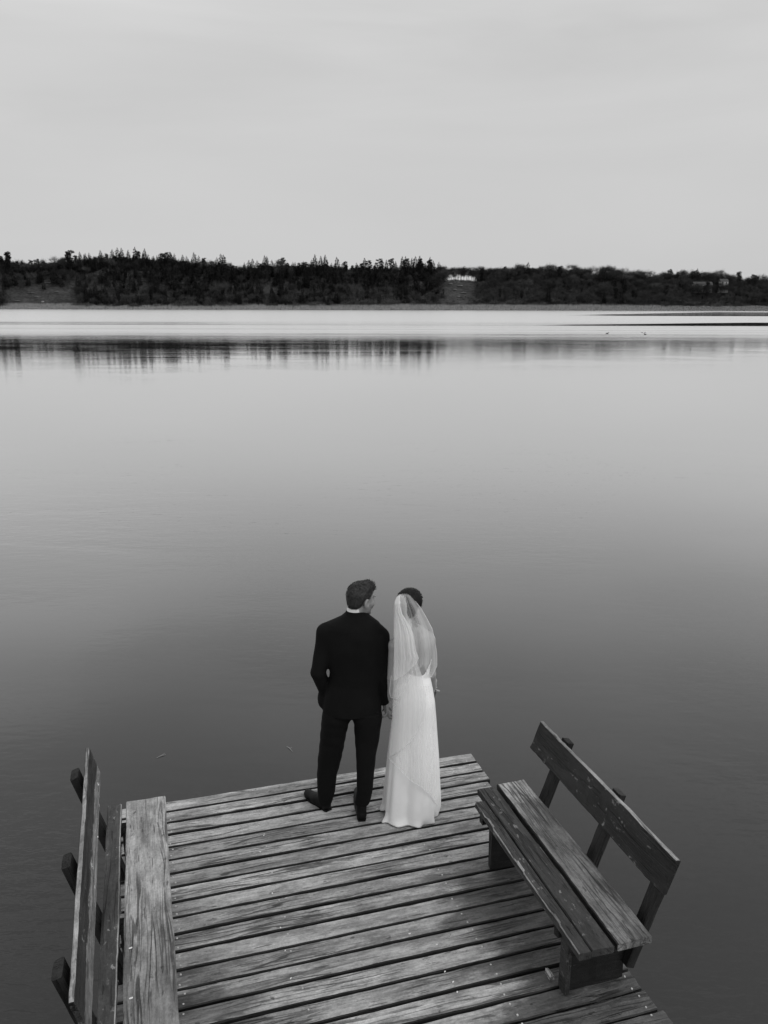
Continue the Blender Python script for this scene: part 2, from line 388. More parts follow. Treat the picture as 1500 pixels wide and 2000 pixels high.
def veg(name, v, var=.35):
    g = NB(name); oi = g.n('ShaderNodeObjectInfo'); ge = g.n('ShaderNodeNewGeometry')
    n = g.noise(g.map(ge.outputs['Position'], (.3, .3, .3)), 1, 3, .6)
    c = g.math('MULTIPLY', g.ramp(n, .3, .7, v*(1-var), v*(1+var)), g.ramp(oi.outputs['Random'], 0, 1, .75, 1.3, False))
    g.l(g.gray(c), g.b.inputs['Base Color']); g.b.inputs['Roughness'].default_value = .9; g.b.inputs['Specular IOR Level'].default_value = .1
    return g.m
M['needles'] = veg('dark_needles', .018); M['bark'] = veg('bark', .05); M['twig'] = veg('bare_twigs', .040); M['pale_twig'] = veg('pale_bare_twigs', .065)
M['shrubm'] = veg('shrub_twigs', .085); M['reed'] = veg('dry_reeds', .42, .2); M['rock'] = plain('pale_rock', .16, .9, .5, .8)
SP = [spruce_geo(RNG, 22, w, 1000) for w in (4.2, 5.4, 6.2, 4.8)]
PI_ = [pine_geo(RNG, 22, w, 1500) for w in (3.2, 4.2, 3.8, 4.8)]
BA = [bare_geo(RNG, 20, w, 1500, .085) for w in (4.2, 5.5, 5., 4.6)]
SH = [shrub_geo(RNG, w, h) for w, h in ((6, 4.6), (5, 5), (8, 5))]
KIND = {
 'spruce': (SP, 'needles', [geo_mesh('spruce', [(t, 1), (c, 0)], [M['needles'], M['bark']]) for t, c in SP], 22.),
 'pine':   (PI_, 'needles', [geo_mesh('pine', [(t, 1), (c, 0)], [M['needles'], M['bark']]) for t, c in PI_], 22.),
 'bare':   (BA, 'twig', [geo_mesh('bare_tree', [(t, 1), (c, 0)], [M['twig'], M['bark']]) for t, c in BA], 20.),
 'palebare': (BA, 'pale_twig', [geo_mesh('bare_tree', [(t, 1), (c, 0)], [M['pale_twig'], M['bark']]) for t, c in BA], 20.),
}
NAME = {'spruce': 'spruce_tree', 'pine': 'pine_tree', 'bare': 'bare_tree', 'palebare': 'bare_tree'}
def plant(kind, X, Y, h, label, group=None, cat='tree', parts=False, z=None):
    geos, mat, meshes, h0 = KIND[kind]; i = int(RNG.integers(len(geos)))
    s = h/h0; z = float(ground(X, Y)) if z is None else z
    rz = float(RNG.random()*6.28)
    if parts:
        root = empty(NAME[kind], (X, Y, z), label=label, cat=cat, group=group)
        for nm, gg, mm in (('trunk', geos[i][0], 'bark'), ('crown', geos[i][1], mat)):
            o = bpy.data.objects.new(nm, geo_mesh(nm, [(gg, 0)], [M[mm]])); COL.objects.link(o); o.parent = root
        root.scale = (s, s, s); root.rotation_euler.z = rz; return root
    o = bpy.data.objects.new(NAME[kind], meshes[i]); COL.objects.link(o)
    o.location = (X, Y, z); o.scale = (s*float(.9+.3*RNG.random()), s*float(.9+.3*RNG.random()), s); o.rotation_euler.z = rz
    return tag(o, label, cat, group)
def X_of(px, Y): return (px-CX)*Y/1650
def top_tree(kind, px, ytop, Y, label, group=None, parts=True):
    X = X_of(px, Y); z = float(ground(X, Y)); zt = at(px, ytop, Y)[2]
    X = at(px, ytop, Y)[0]
    return plant(kind, X, Y, zt-z, label, group, parts=parts)
def clearing(px, row):   # row 0 (at the shore) .. 1 (ridge)
    if 15 < px < 148 and row < .62: return True
    if 866 < px < 928 and row < 1.1: return True
    return False
# distinct trees of the skyline
top_tree('spruce', 431, 495, 1140, 'tall pointed spruce standing clear above the wood left of the middle')
top_tree('pine', 136, 489, 1135, 'bushy pine where the tall dark wood begins, right of the open slope')
top_tree('pine', 794, 504, 1135, 'broad dark pine, first of three at the right end of the conifer wood')
top_tree('pine', 820, 505, 1135, 'slim dark pine between two broader ones at the right end of the conifer wood')
top_tree('pine', 839, 506, 1135, 'dark pine at the very end of the conifer wood beside the round bare tree')
top_tree('palebare', 864, 514, 1146, 'round crowned bare tree on the open ridge just right of the dark pines')
top_tree('spruce', 521, 501, 1142, 'dark spruce poking above the middle wood, nearest to the bare birch')
top_tree('palebare', 546, 501, 1142, 'thin pale birch rising over the middle of the wood')
top_tree('pine', 742, 505, 1138, 'dark pine with a tufted top left of the three end pines')
top_tree('palebare', 103, 496, 1150, 'small bare tree alone in the skyline dip on the left')
top_tree('bare', 1196, 512, 1146, 'wide bare tree standing tallest on the right half of the ridge')
top_tree('bare', 1333, 521, 1146, 'broad round bare tree left of the white house')
top_tree('bare', 1405, 523, 1150, 'bare tree with a spreading crown right behind the white house')
top_tree('bare', 1485, 527, 1146, 'round bare tree at the right edge of the picture')
top_tree('pine', 14, 491, 1140, 'dark pine highest at the left edge of the picture')
top_tree('spruce', 1032, 512, 1144, 'small pointed spruce among bare trees right of the open ridge')
# pale birches standing in front of the dark wood, near the water
for px, lb in ((434, 'pale slim birch in front of the dark wood, left of the middle'), (693, 'pale slim birch in front of the dark wood, near its middle'), (1181, 'pale slim birch at the foot of the right wood')):
    top_tree('palebare', px, 548, 1098, lb)
# the wood: rows of individuals
cnt = {}
WORD = {'spruce': 'dark spruce', 'pine': 'dark pine', 'bare': 'leafless brown tree', 'palebare': 'pale leafless tree'}
def wood_label(kind, px, row):
    where = ('by the open slope at far left', 'in the wood left of the tall spruce', 'between the tall spruce and the end pines', 'between rocky gap and widest bare tree', 'between widest bare tree and white houses', 'around the white houses')[int(np.searchsorted([155, 431, 862, 1196, 1340], px))]
    lev = 'on the skyline' if row > .9 else 'halfway uphill' if row > .4 else 'low near the shore'
    t = f'{WORD[kind]} {lev} {where}'
    return t, f'{WORD[kind]}s {lev} {where}'
extra = []
for row, Y0, step in ((1., 1152, 10.), (.93, 1142, 11.), (.72, 1128, 15), (.5, 1113, 16), (.3, 1100, 16), (.12, 1088, 17)):
    px = -60.
    while px < 1560:
        px += step*(.65+.7*RNG.random())
        if clearing(px, row): continue
        left = px < 860; r = RNG.random()
        if left:
            dense = 155 < px < 860
            kind = 'spruce' if r < (.55 if dense else .25) else 'pine' if r < (.8 if dense else .45) else 'bare'
            if row < .35 and RNG.random() < .45: kind = 'bare'
        else: kind = 'spruce' if r < .04 else 'pine' if r < .12 else 'bare'
        Y = Y0+RNG.normal(0, 4); X = X_of(px, Y)
        h = {'spruce': 21, 'pine': 20, 'bare': 19}[kind]*(.74+.5*RNG.random())*(1 if left else 1.05)
        if 1340 < px < 1435 and row < .9: h *= .45
        if row == 1. and kind != 'bare': h *= 1.14
        if row < .35: h *= .8
        cnt[kind] = cnt.get(kind, 0)+1
        if cnt[kind] > 235: extra.append((kind, X, Y, h)); continue
        k2 = 'palebare' if kind == 'bare' and RNG.random() < .3 else kind
        plant(k2, X, Y, h, *wood_label(k2, px, row))
for px, yt in ((900, 520), (925, 519), (945, 523), (965, 520), (985, 519), (1005, 517), (1020, 521), (1060, 515), (1076, 512), (1092, 513), (1125, 518), (1141, 522), (1165, 517), (1184, 515), (1222, 518), (1242, 527), (1265, 525), (1297, 531), (1318, 529), (1350, 530), (1368, 527), (1386, 526), (1442, 535), (1468, 536)):
    top_tree('palebare' if yt % 2 else 'bare', px, yt, 1147, *wood_label('palebare' if yt % 2 else 'bare', px, 1.), parts=False)
for px in np.arange(870, 930, 2.6):
    px += RNG.normal(0, 1.5); Y = 1152
    plant('palebare', X_of(px, Y), Y, 13+7*RNG.random(), 'bare tree on the ridge seen against the sky beside the round bare tree', 'bare trees on the open ridge')
# rest of the wood behind and between, one mass
G = Geo(); lite = {'spruce': [spruce_geo(RNG, 22, 4.8, 260) for _ in range(4)], 'pine': [pine_geo(RNG, 22, 4.2, 330) for _ in range(3)], 'bare': [bare_geo(RNG, 20, 5, 600, .13) for _ in range(4)]}
def mass(kind, X, Y, h):
    t, c = lite[kind][int(RNG.integers(len(lite[kind])))]; s = h/(20 if kind == 'bare' else 22)
    a = RNG.random()*6.28; ca, sa = math.cos(a), math.sin(a); Rm = np.array([[ca, -sa, 0], [sa, ca, 0], [0, 0, 1]])
    for gg, m in ((t, 0), (c, 1 if kind != 'bare' else 2)):
        V, T, _ = gg.get(); G.add(V@Rm.T*s+[X, Y, float(ground(X, Y))], T, m)
for e in extra: mass(*e)
for px in np.arange(-420, 1900, 3.1):
    for k in range(9 if (-70 < px < 1570) else 3):
        row = RNG.random() if k < 4 else .96+.4*RNG.random(); px2 = px+RNG.normal(0, 3)
        if clearing(px2, min(row, .95)) or 866 < px2 < 928: continue
        Y = 1085+row*65; left = px < 860
        kind = ('spruce' if RNG.random() < .55 else 'pine') if left and RNG.random() < .7 else ('bare' if RNG.random() < .85 else 'pine')
        h = (10+7*RNG.random())*(.75 if row < .3 else 1)
        if 1340 < px < 1435 and row < .75: h *= .4 if row > .2 else .7
        mass(kind, X_of(px2, Y), Y, h)
V, T, mi = G.get()
tag(mesh_obj('woodland', V, T, [M['bark'], M['needles'], M['twig']], mi=mi), kind='stuff', label='dense wood filling the hillside on the far shore', cat='woodland')
# willow shrubs along the shore
shm = [geo_mesh('shrub', [(c, 0)], [M['shrubm']]) for c in SH]
SHP = [(-20, 9), (170, 9), (215, 6), (262, 8), (305, 7), (345, 9), (372, 13), (408, 14), (440, 10), (478, 8), (535, 8), (575, 8), (612, 9), (642, 10), (690, 17), (722, 13), (755, 14), (772, 12), (808, 9), (842, 8), (880, 8), (915, 7), (962, 9), (1003, 10), (1060, 7), (1120, 8), (1190, 7), (1300, 8), (1400, 9), (1440, 8)]
for i, (px, hp) in enumerate(SHP):
    Y = 1079+RNG.random()*6; X = X_of(px, Y)
    o = bpy.data.objects.new('willow_shrub', shm[i % 3]); COL.objects.link(o)
    big = hp >= 13
    s = hp*.64/5
    o.location = (X, Y, float(ground(X, Y))-.4); o.scale = (s*1.25, s, s); o.rotation_euler.z = float(RNG.random()*6)
    if px == 690: tag(o, 'largest rounded grey shrub at the water, in front of the middle wood', 'shrub')
    else: tag(o, 'low rounded grey shrub along the reeds on the far shore', 'shrub', 'shrubs behind the reed belt')
# thicket under the trees (one mass)
G = Geo()
for px in np.arange(-300, 1850, 4.):
    Y = 1082+RNG.random()*24; X = X_of(px, Y); s = .45+.5*RNG.random()
    if clearing(px, .3): s *= .4
    V, T, _ = SH[int(RNG.integers(3))].get(); G.add(V*s+[X, Y, float(ground(X, Y))-.3], T)
for px in np.arange(-300, 1850, 2.2):
    Y = 1150+RNG.random()*22; X = X_of(px, Y); s = 1.0+.8*RNG.random()
    if 862 < px < 930: s *= .22
    elif px > 862: s *= .72
    V, T, _ = SH[int(RNG.integers(3))].get(); G.add(V*[s, s, s*(1.35+.5*RNG.random())]+[X, Y, float(ground(X, Y))-1], T)
V, T, _ = G.get()
tag(mesh_obj('undergrowth', V, T, veg('undergrowth_twigs', .04)), kind='stuff', label='tangled bare undergrowth below the trees', cat='undergrowth')
# reed belt
n = 60000; X = RNG.uniform(-760, 760, n); dd = RNG.random(n)**1.1*38-1.5
Yr = shore_y(X)+dd; Z = ground(X, Yr)
edge = 1-.5*np.clip((X-300)/120, 0, 1)*1.
hh = (2.0+1.0*RNG.random(n))*(1+.25*np.sin(X/23)*np.sin(X/61+1))*edge
C = np.stack([X, Yr, np.maximum(Z, WZ-.2)], 1)
T3 = slivers(C, np.stack([RNG.normal(0, .12, n), RNG.normal(0, .12, n), np.ones(n)], 1), hh, .16+.12*RNG.random(n), RNG)
tag(mesh_obj('reed_belt', T3.reshape(-1, 3), np.arange(3*n).reshape(-1, 3), M['reed']), kind='stuff', label='pale belt of dry reeds along the far waterline', cat='reeds')
# rock outcrops in the open gap and on the left slope
def blob(name, c, r, mat, label, cat, group=None, seed=0, nn=14):
    rg = np.random.default_rng(seed); vs, fs = [], []
    ph = rg.random(8)*6
    for i in range(nn+1):
        th = math.pi*i/nn
        for j in range(nn*2):
            p = math.pi*j/nn; d = np.array([math.sin(th)*math.cos(p), math.sin(th)*math.sin(p), math.cos(th)])
            k = 1+.16*math.sin(3*d[0]+ph[0])*math.sin(4*d[1]+ph[1])+.12*math.sin(7*d[0]+ph[2]+5*d[2])+.07*math.sin(11*d[1]+ph[3])
            vs.append(np.asarray(c)+d*k*r)
    m2 = nn*2
    for i in range(nn):
        for j in range(m2): fs.append((i*m2+j, i*m2+(j+1) % m2, (i+1)*m2+(j+1) % m2, (i+1)*m2+j))
    return tag(mesh_obj(name, vs, fs, mat, loc=tuple(c)), label, cat, group)
for i, (px, py, w) in enumerate([(885, 551, 5), (893, 557, 7), (880, 563, 5), (898, 567, 6), (888, 573, 4), (905, 577, 7), (876, 556, 4), (895, 582, 4)]):
    Yd = 1150-(py-548)*1.3; p = at(px, py, Yd); p[2] = float(ground(p[0], Yd))
    blob('rock_outcrop', p, np.array([w*.62, 2.5, .75]), M['rock'], 'pale flat rock in the open gap below the round bare tree', 'rock', 'rocks in the open gap', i)
p = at(82, 572, 1110); p[2] = float(ground(p[0], 1110))+.6
blob('boulder', p, np.array([1.8, 1.2, 1.]), plain('boulder_rock', .3), 'small pale boulder on the open slope at the left', 'boulder', None, 33)
for i, (px, py, w) in enumerate([(32, 566, 10), (60, 558, 8), (96, 551, 9), (118, 547, 10), (132, 547, 8), (45, 572, 7), (70, 562, 6), (110, 560, 6)]):
    Yd = 1140-(py-545)*1.2; p = at(px, py, Yd); p[2] = float(ground(p[0], Yd))
    blob('rock_ledge', p, np.array([w*.55, 1.5, .45]), M['rock'], 'thin grey rock ledge on the open slope at the left', 'rock', 'ledges on the left slope', 50+i)

# ------------------------------------------------------------------ white houses on the right ridge
def box(x0, x1, y0, y1, z0, z1):
    V = [(x, y, z) for z in (z0, z1) for y in (y0, y1) for x in (x0, x1)]
    return V, [(0, 2, 3, 1), (4, 5, 7, 6), (0, 1, 5, 4), (2, 6, 7, 3), (1, 3, 7, 5), (0, 4, 6, 2)]
wall_m = plain('white_render_wall', .4, .8, .1); roof_m = plain('dark_roof_tile', .06, .8); win_m = plain('dark_window_pane', .04, .2)
def house(pxl, pxr, ytop, ybot, Y, label, floors):
    a = at(pxl, ybot, Y); b = at(pxr, ytop, Y); w = (b[0]-a[0])/2; h = b[2]-a[2]; base = np.array([(a[0]+b[0])/2, Y, a[2]])
    root = empty('house', tuple(base), label=label, cat='house')
    V, Fc = box(-w, w, 0, 9, -6, h); mesh_obj('wall', np.array(V)+base, Fc, wall_m, root, tuple(base))
    V = [(-w-.5, -.6, h-.1), (w+.5, -.6, h-.1), (w+.5, 9.6, h-.1), (-w-.5, 9.6, h-.1), (-w-.5, 4.5, h+3.2), (w+.5, 4.5, h+3.2)]
    rf = mesh_obj('roof', np.array(V)+base, [(0, 1, 5, 4), (2, 3, 4, 5), (1, 2, 5), (3, 0, 4), (3, 2, 1, 0)], roof_m, root, tuple(base))
    V, Fc = box(-.5, .5, 4, 5, h+2.5, h+4.4); mesh_obj('chimney', np.array(V)+base, Fc, roof_m, rf, tuple(base))
    n = max(2, int(w*2/3.6)); fh = h/floors
    for fl in range(floors):
        for k in range(n):
            x = -w+(k+.5)*2*w/n; z = fl*fh+fh*.32
            V, Fc = box(x-.65, x+.65, -.06, .02, z, z+fh*.5); mesh_obj('window', np.array(V)+base, Fc, win_m, root, tuple(base))
house(1355, 1392, 555, 562.5, 1118, 'long low white house with a dark roof half hidden by trees on the ridge', 1)
house(1407, 1423, 549.5, 562.5, 1114, 'tall narrow white house at the right end of the ridge houses', 2)

for px_, hh_ in ((1356, 9), (1362, 11), (1375, 10), (1383, 12), (1409, 12.5), (1420, 9), (1359, 7), (1371, 8.5), (1379, 6), (1387, 10), (1396, 11), (1401, 12), (1413, 7), (1427, 11)):
    top_tree('bare' if hh_ != 12 else 'pine', px_, 562-hh_*1.05, 1108, 'small tree standing in front of the white houses', 'trees in front of the white houses', parts=False)
# ------------------------------------------------------------------ ducks far out
duckm = plain('dark_plumage', .02)
for i, (x, y, s) in enumerate([(1186, 652, .85), (1254, 650, .5), (1259.5, 650.5, .5), (1260, 653.5, .75)]):
    p = atz(x, y, WZ); G = Geo()
    for (cx, cy, cz, rx, ry, rz) in ((0, 0, .06, .22, .11, .11), (-.24, 0, .11, .09, .04, .04)):
        V = []; T = []
        for a in range(7):
            for b in range(10):
                th = math.pi*a/6; ph = 2*math.pi*b/10
                V.append((cx+rx*math.sin(th)*math.cos(ph), cy+ry*math.sin(th)*math.sin(ph), cz+rz*math.cos(th)))
        for a in range(6):
            for b in range(10):
                q = (a*10+b, a*10+(b+1) % 10, (a+1)*10+(b+1) % 10, (a+1)*10+b); T += [(q[0], q[2], q[1]), (q[0], q[3], q[2])]
        G.add(V, T)
    G.bar((.16, 0, .1), (.21, 0, .27), .05, .035, n=8); G.bar((.19, 0, .28), (.30, 0, .27), .055, .04, n=8); G.bar((.3, 0, .27), (.37, 0, .25), .02, .01, n=6)
    V, T, _ = G.get(); V = V*s
    if i % 2: V[:, 0] *= -1
    o = mesh_obj('duck', V+p, T, duckm, loc=tuple(p), smooth=True)
    tag(o, ['dark duck swimming alone, leftmost on the far water', 'small duck, left one of the three close together', 'small duck, upper right of the three close together', 'dark duck, lowest and nearest of the three close together'][i], 'duck', 'ducks on the far water')

# ------------------------------------------------------------------ boards
def board(name, u0, u1, v0, v1, z0, z1, mat, parent, axis='u', seg=26, jit=.0025, seed=0, warp=.0, shear=None, mats=None, nails=None, loc=None, chip=0.):
    """sawn board; local X runs along its length; built as a subdivided, slightly uneven, bevelled prism"""
    rg = np.random.default_rng(seed)
    Ln, Wd = (u1-u0, v1-v0) if axis == 'u' else (v1-v0, u1-u0); T = z1-z0; b = min(.006, T*.2)
    prof = [(-Wd/2+b, -T/2), (Wd/2-b, -T/2), (Wd/2, -T/2+b), (Wd/2, T/2-b), (Wd/2-b, T/2), (Wd/4, T/2), (0, T/2), (-Wd/4, T/2), (-Wd/2+b, T/2), (-Wd/2, T/2-b), (-Wd/2, -T/2+b)]
    n = len(prof); V = []; ph = rg.random(6)*6.28
    for i in range(seg+1):
        x = -Ln/2+Ln*i/seg; endk = 1 if i in (0, seg) else 0
        eL = jit*(math.sin(x*5+ph[0])+.6*math.sin(x*13+ph[1])+rg.normal()*.5); eR = jit*(math.sin(x*4.3+ph[2])+.6*math.sin(x*17+ph[3])+rg.normal()*.5)
        cz = warp*math.sin(x*1.9+ph[4])
        for (y, z) in prof:
            y2 = y+(eR if y > 0 else eL)*(abs(y)/(Wd/2)); z2 = z+cz+(rg.normal()*.0005)
            if chip and y > Wd/2-b*1.5 and z > 0 and abs(math.sin(x*7+ph[5])) > .93: y2 -= chip; z2 -= chip*.5
            if endk: z2 *= .97
            dx = (rg.normal()*.002 if endk else 0)
            V.append((x+dx, y2, z2))
    Fc = []
    for i in range(seg):
        for j in range(n):
            k = (j+1) % n; Fc.append((i*n+j, i*n+k, (i+1)*n+k, (i+1)*n+j))
    Fc.append(tuple(range(n))[::-1]); Fc.append(tuple(seg*n+j for j in range(n)))
    mi = [0]*len(Fc); V = [list(q) for q in V]
    if nails:
        for (nx_, ny_) in nails:
            k0 = len(V); r = .0055
            for a in range(8): V.append([nx_+r*math.cos(a*.785), ny_+r*math.sin(a*.785), T/2+.0035])
            for a in range(8): V.append([nx_+r*1.1*math.cos(a*.785), ny_+r*1.1*math.sin(a*.785), T/2-.002])
            Fc.append(tuple(k0+a for a in range(8))); mi.append(1)
            for a in range(8): Fc.append((k0+a, k0+8+a, k0+8+(a+1) % 8, k0+(a+1) % 8)); mi.append(1)
    me = bpy.data.meshes.new(name); me.from_pydata(V, [], Fc); me.materials.append(mat); me.materials.append(M['nail'])
    me.polygons.foreach_set('material_index', np.array(mi, np.int32)); me.update()
    o = bpy.data.objects.new(name, me); COL.objects.link(o)
    c = D((u0+u1)/2, (v0+v1)/2, (z0+z1)/2)
    rz = -ANG if axis == 'u' else -ANG+math.pi/2
    m = Matrix.Translation(c) @ Matrix.Rotation(rz, 4, 'Z')
    if shear: m = Matrix.Translation(c) @ Matrix.Rotation(-ANG, 4, 'Z') @ Matrix.Rotation(shear, 4, 'Y') @ Matrix.Rotation(math.pi/2 if axis == 'v' else 0, 4, 'Z')
    o.parent = parent; o.location = (0, 0, 0); o.matrix_parent_inverse = Matrix.Translation(-parent.location); o.matrix_basis = m
    return o
# ANG is negative: e2 = (cos, -sin) so local X -> e2 needs a rotation of -ANG
def dark_sides(me):
    """the sawn long sides are coloured dark, painting shade into the gaps"""
    me.materials.append(M['post'])  # dark wood standing in for shade between boards
    for p in me.polygons:
        if abs(p.normal.y) > .6 and p.material_index == 0: p.material_index = 2
jetty = empty('jetty', tuple(D(1.1, 3.4, 0)), label='weathered wooden jetty of grey planks standing in the lake', cat='jetty')
rg = np.random.default_rng(3)
PP = .1439; v1 = 5.812; k = 0
while v1 > .6:
    ur = 2.485+rg.normal(0, .008); ul = -.345+rg.normal(0, .008)
    if k < 3: ur = 2.497
    g_ = .012+.005*rg.random()
    if 1.2 < v1 < 3.20: ur += .0
    nl = []
    for un in (.0, .64, 1.72, 2.42):
        for vo in (-.036, .036) if un != .64 else (.03,):
            nl.append((un-(ul+ur)/2+rg.normal(0, .006), vo+rg.normal(0, .006)))
    pl = board('plank', ul, ur, v1-PP+g_, v1, -.045+rg.normal(0, .0015), rg.normal(0, .0012), M['deck'], jetty, 'u', 40, .0018, 100+k, .002, nails=nl)
    dark_sides(pl.data)
    v1 -= PP; k += 1
for u in (0.0, .64, 1.72, 2.38):
    board('joist', u-.04, u+.04, .7, 5.74, -.21, -.048, M['post'], jetty, 'v', 10, .002, int(u*10)+300)
for (u0, u1, v) in ((-.3, 2.45, 5.5), (-.3, 2.45, 3.4), (-.3, 2.45, 1.3)):
    board('crossbeam', u0, u1, v-.06, v+.06, -.35, -.213, M['post'], jetty, 'u', 10, .002, int(v*10)+400)
pm = M['post']
for u in (-.15, 2.3):
    for v in (5.35, 3.25, 1.15):
        G = Geo(); c = D(u, v, 0); G.bar(c+[0, 0, -3.5], c+[0, 0, -.352], .085, .08, n=14); V, T, _ = G.get()
        mesh_obj('pile', V, T, pm, jetty, tuple(c))

# ------------------------------------------------------------------ benches
SLOPE = .35
def post(parent, u_top, v, ztop, sgn, w=.085, zbot=.0, t=.055, seed=0, mat=None):
    Lp = (ztop-zbot)/math.cos(math.atan(SLOPE)); um = u_top-sgn*SLOPE*(ztop-zbot)/2; zm = (ztop+zbot)/2
    an = sgn*(math.pi/2-math.atan(SLOPE))*-1
    # board of length Lp along local X tilted upright
    o = board('back_post', um-Lp/2, um+Lp/2, v-w/2, v+w/2, zm-t/2, zm+t/2, mat or M['post'], parent, 'u', 12, .002, seed)
    c = D(um, v, zm)
    o.matrix_basis = Matrix.Translation(c) @ Matrix.Rotation(-ANG, 4, 'Z') @ Matrix.Rotation(-math.pi/2+sgn*math.atan(SLOPE), 4, 'Y')
    return o
def backboard(parent, u_in, ztop, zbot, v0, v1, sgn, slope, mat, seed, thick=.032, skew=0.):
    Wd = math.hypot(ztop-zbot, slope*(ztop-zbot)); cu = u_in-sgn*slope*(ztop-zbot)/2+sgn*thick/2; cz = (ztop+zbot)/2
    o = board('backrest', cu-Wd/2, cu+Wd/2, v0, v1, cz-thick/2, cz+thick/2, mat, parent, 'v', 40, .0022, seed)
    o.matrix_basis = Matrix.Translation(D(cu, (v0+v1)/2, cz)) @ Matrix.Rotation(-ANG+skew, 4, 'Z') @ Matrix.Rotation(-math.pi/2+sgn*math.atan(slope), 4, 'Y') @ Matrix.Rotation(math.pi/2, 4, 'Z')
    o.data.materials.append(M['edge_pale'])
    # the long top edge is worn pale
    up = (o.matrix_basis.to_3x3()).inverted() @ Vector((0, 0, 1))
    for p in o.data.polygons:
        if p.normal.dot(up) > .75: p.material_index = 2
    return o
ZS = .45
def worn_edge(o, side):
    """the sharp top arris on one long side is rubbed pale"""
    o.data.materials.append(M['edge_pale']); k = len(o.data.materials)-1
    for p in o.data.polygons:
        if p.normal.z > .4 and p.normal.y*side > .4: p.material_index = k
rb = empty('bench', tuple(D(2.2, 3.9, 0)), label='right hand bench with a chipped dark front board and dark leaning back board', cat='bench')
o = board('seat_plank', 2.0625, 2.193, 3.125, 4.655, ZS-.045, ZS, M['seat_dark'], rb, 'v', 40, .0009, 11, .0); o['label'] = 'dark middle board of the seat'; dark_sides(o.data)
o = board('seat_plank', 1.988, 2.0595, 3.125, 4.52, ZS-.05, ZS-.004, M['seat_dark'], rb, 'v', 60, .0009, 12, .0, chip=.008); o['label'] = 'narrow chipped front board of the seat'; worn_edge(o, 1)
o = board('seat_plank', 2.217, 2.428, 3.125, 4.67, ZS-.045, ZS+.002, M['seat_mid'], rb, 'v', 40, .002, 13, .001); o['label'] = 'wide pale board with swirling grain'; dark_sides(o.data)
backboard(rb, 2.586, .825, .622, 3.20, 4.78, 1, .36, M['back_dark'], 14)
for i, (v, zt_) in enumerate(((4.50, .815), (3.86, .815), (3.31, .76))): post(rb, 2.655-.35*(.815-zt_), v, zt_, 1, .085, .12, .055, 20+i)
for i, v in enumerate((3.345, 4.40)):
    board('leg_panel', 2.055, 2.40, v-.022, v+.022, .002, ZS-.049, M['post'], rb, 'u', 8, .002, 30+i)
    board('bearer', 2.005, 2.46, v+.025, v+.075, ZS-.125, ZS-.05, M['post'], rb, 'u', 8, .002, 35+i)
board('leg_edge_batten', 2.025, 2.052, 3.30, 3.375, .002, ZS-.053, M['seat_dark'], rb, 'v', 4, .001, 41)
board('foot_block', 1.995, 2.022, 3.42, 3.48, .002, .035, M['edge_pale'], rb, 'v', 4, .003, 43)
lb = empty('bench', tuple(D(-.25, 4.1, 0)), label='left hand bench with a wide pale seat board, seen end on', cat='bench')
o = board('seat_plank', -.276, -.022, 2.75, 5.18, ZS-.045, ZS, M['seat_pale'], lb, 'v', 50, .0016, 51, .001); o['label'] = 'wide pale board of the seat'
o = board('seat_plank', -.395, -.306, 2.75, 5.17, ZS-.045, ZS-.002, M['seat_dark'], lb, 'v', 50, .0018, 52, .001); o['label'] = 'narrow dark board along the back of the seat'; worn_edge(o, -1)
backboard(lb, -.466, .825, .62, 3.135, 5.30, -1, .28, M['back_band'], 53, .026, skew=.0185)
SLOPE = .30
for i, (v, ut) in enumerate(((5.03, -.565), (4.15, -.55), (3.37, -.53))): post(lb, ut, v, .80, -1, .12, -.05, .05, 60+i)
for i, v in enumerate((2.95, 4.05, 4.95)):
    board('leg_panel', -.30, -.06, v-.022, v+.022, .002, ZS-.049, M['post'], lb, 'u', 8, .002, 70+i)
    board('bearer', -.40, -.05, v+.025, v+.075, ZS-.125, ZS-.05, M['post'], lb, 'u', 8, .002, 75+i)
# ------------------------------------------------------------------ small litter
petal_m = plain('pale_petal', .75, .6, .1)
def petal(P, size, rz, label, name='petal', grp='white bits scattered on the wood', long=1.6):
    n = 10; V = []; T = []
    for a in range(n): V.append((math.cos(a*.6283)*size*long, math.sin(a*.6283)*size, .002+.0015*math.sin(a*2.))); 
    for a in range(n): V.append((math.cos(a*.6283)*size*long*.8, math.sin(a*.6283)*size*.8, -.0004))
    V = np.array(V); c, s = math.cos(rz), math.sin(rz); V = V@np.array([[c, s, 0], [-s, c, 0], [0, 0, 1]])
    Fc = [tuple(range(n)), tuple(range(2*n-1, n-1, -1))]+[(a, n+a, n+(a+1) % n, (a+1) % n) for a in range(n)]
    return tag(mesh_obj(name, V+P, Fc, petal_m, loc=tuple(P)), label, 'petal', grp)
for (x, y, z, lab) in [(255, 1852, ZS+.002, 'white petal on the pale left bench seat, upper of two'), (256, 1950, ZS+.002, 'white petal on the pale left bench seat, lower of two'),
        (736, 1580, .001, 'white petal on the deck between the shoe and the dress hem')]:
    petal(atz(x, y, z), .006, .6, lab)
for i, (x, y) in enumerate([(869, 1898), (885, 1918), (548, 1812), (508, 1664), (532, 1745), (557, 1857), (568, 1911), (853, 1845), (893, 1938), (800, 1824), (515, 1632)]):
    petal(atz(x, y, .003), .0035+.0012*rg.random(), rg.random()*3, 'tiny pale bit lying on the deck planks', grp='tiny pale bits on the deck')
twm = plain('pale_twig_wood', .3)
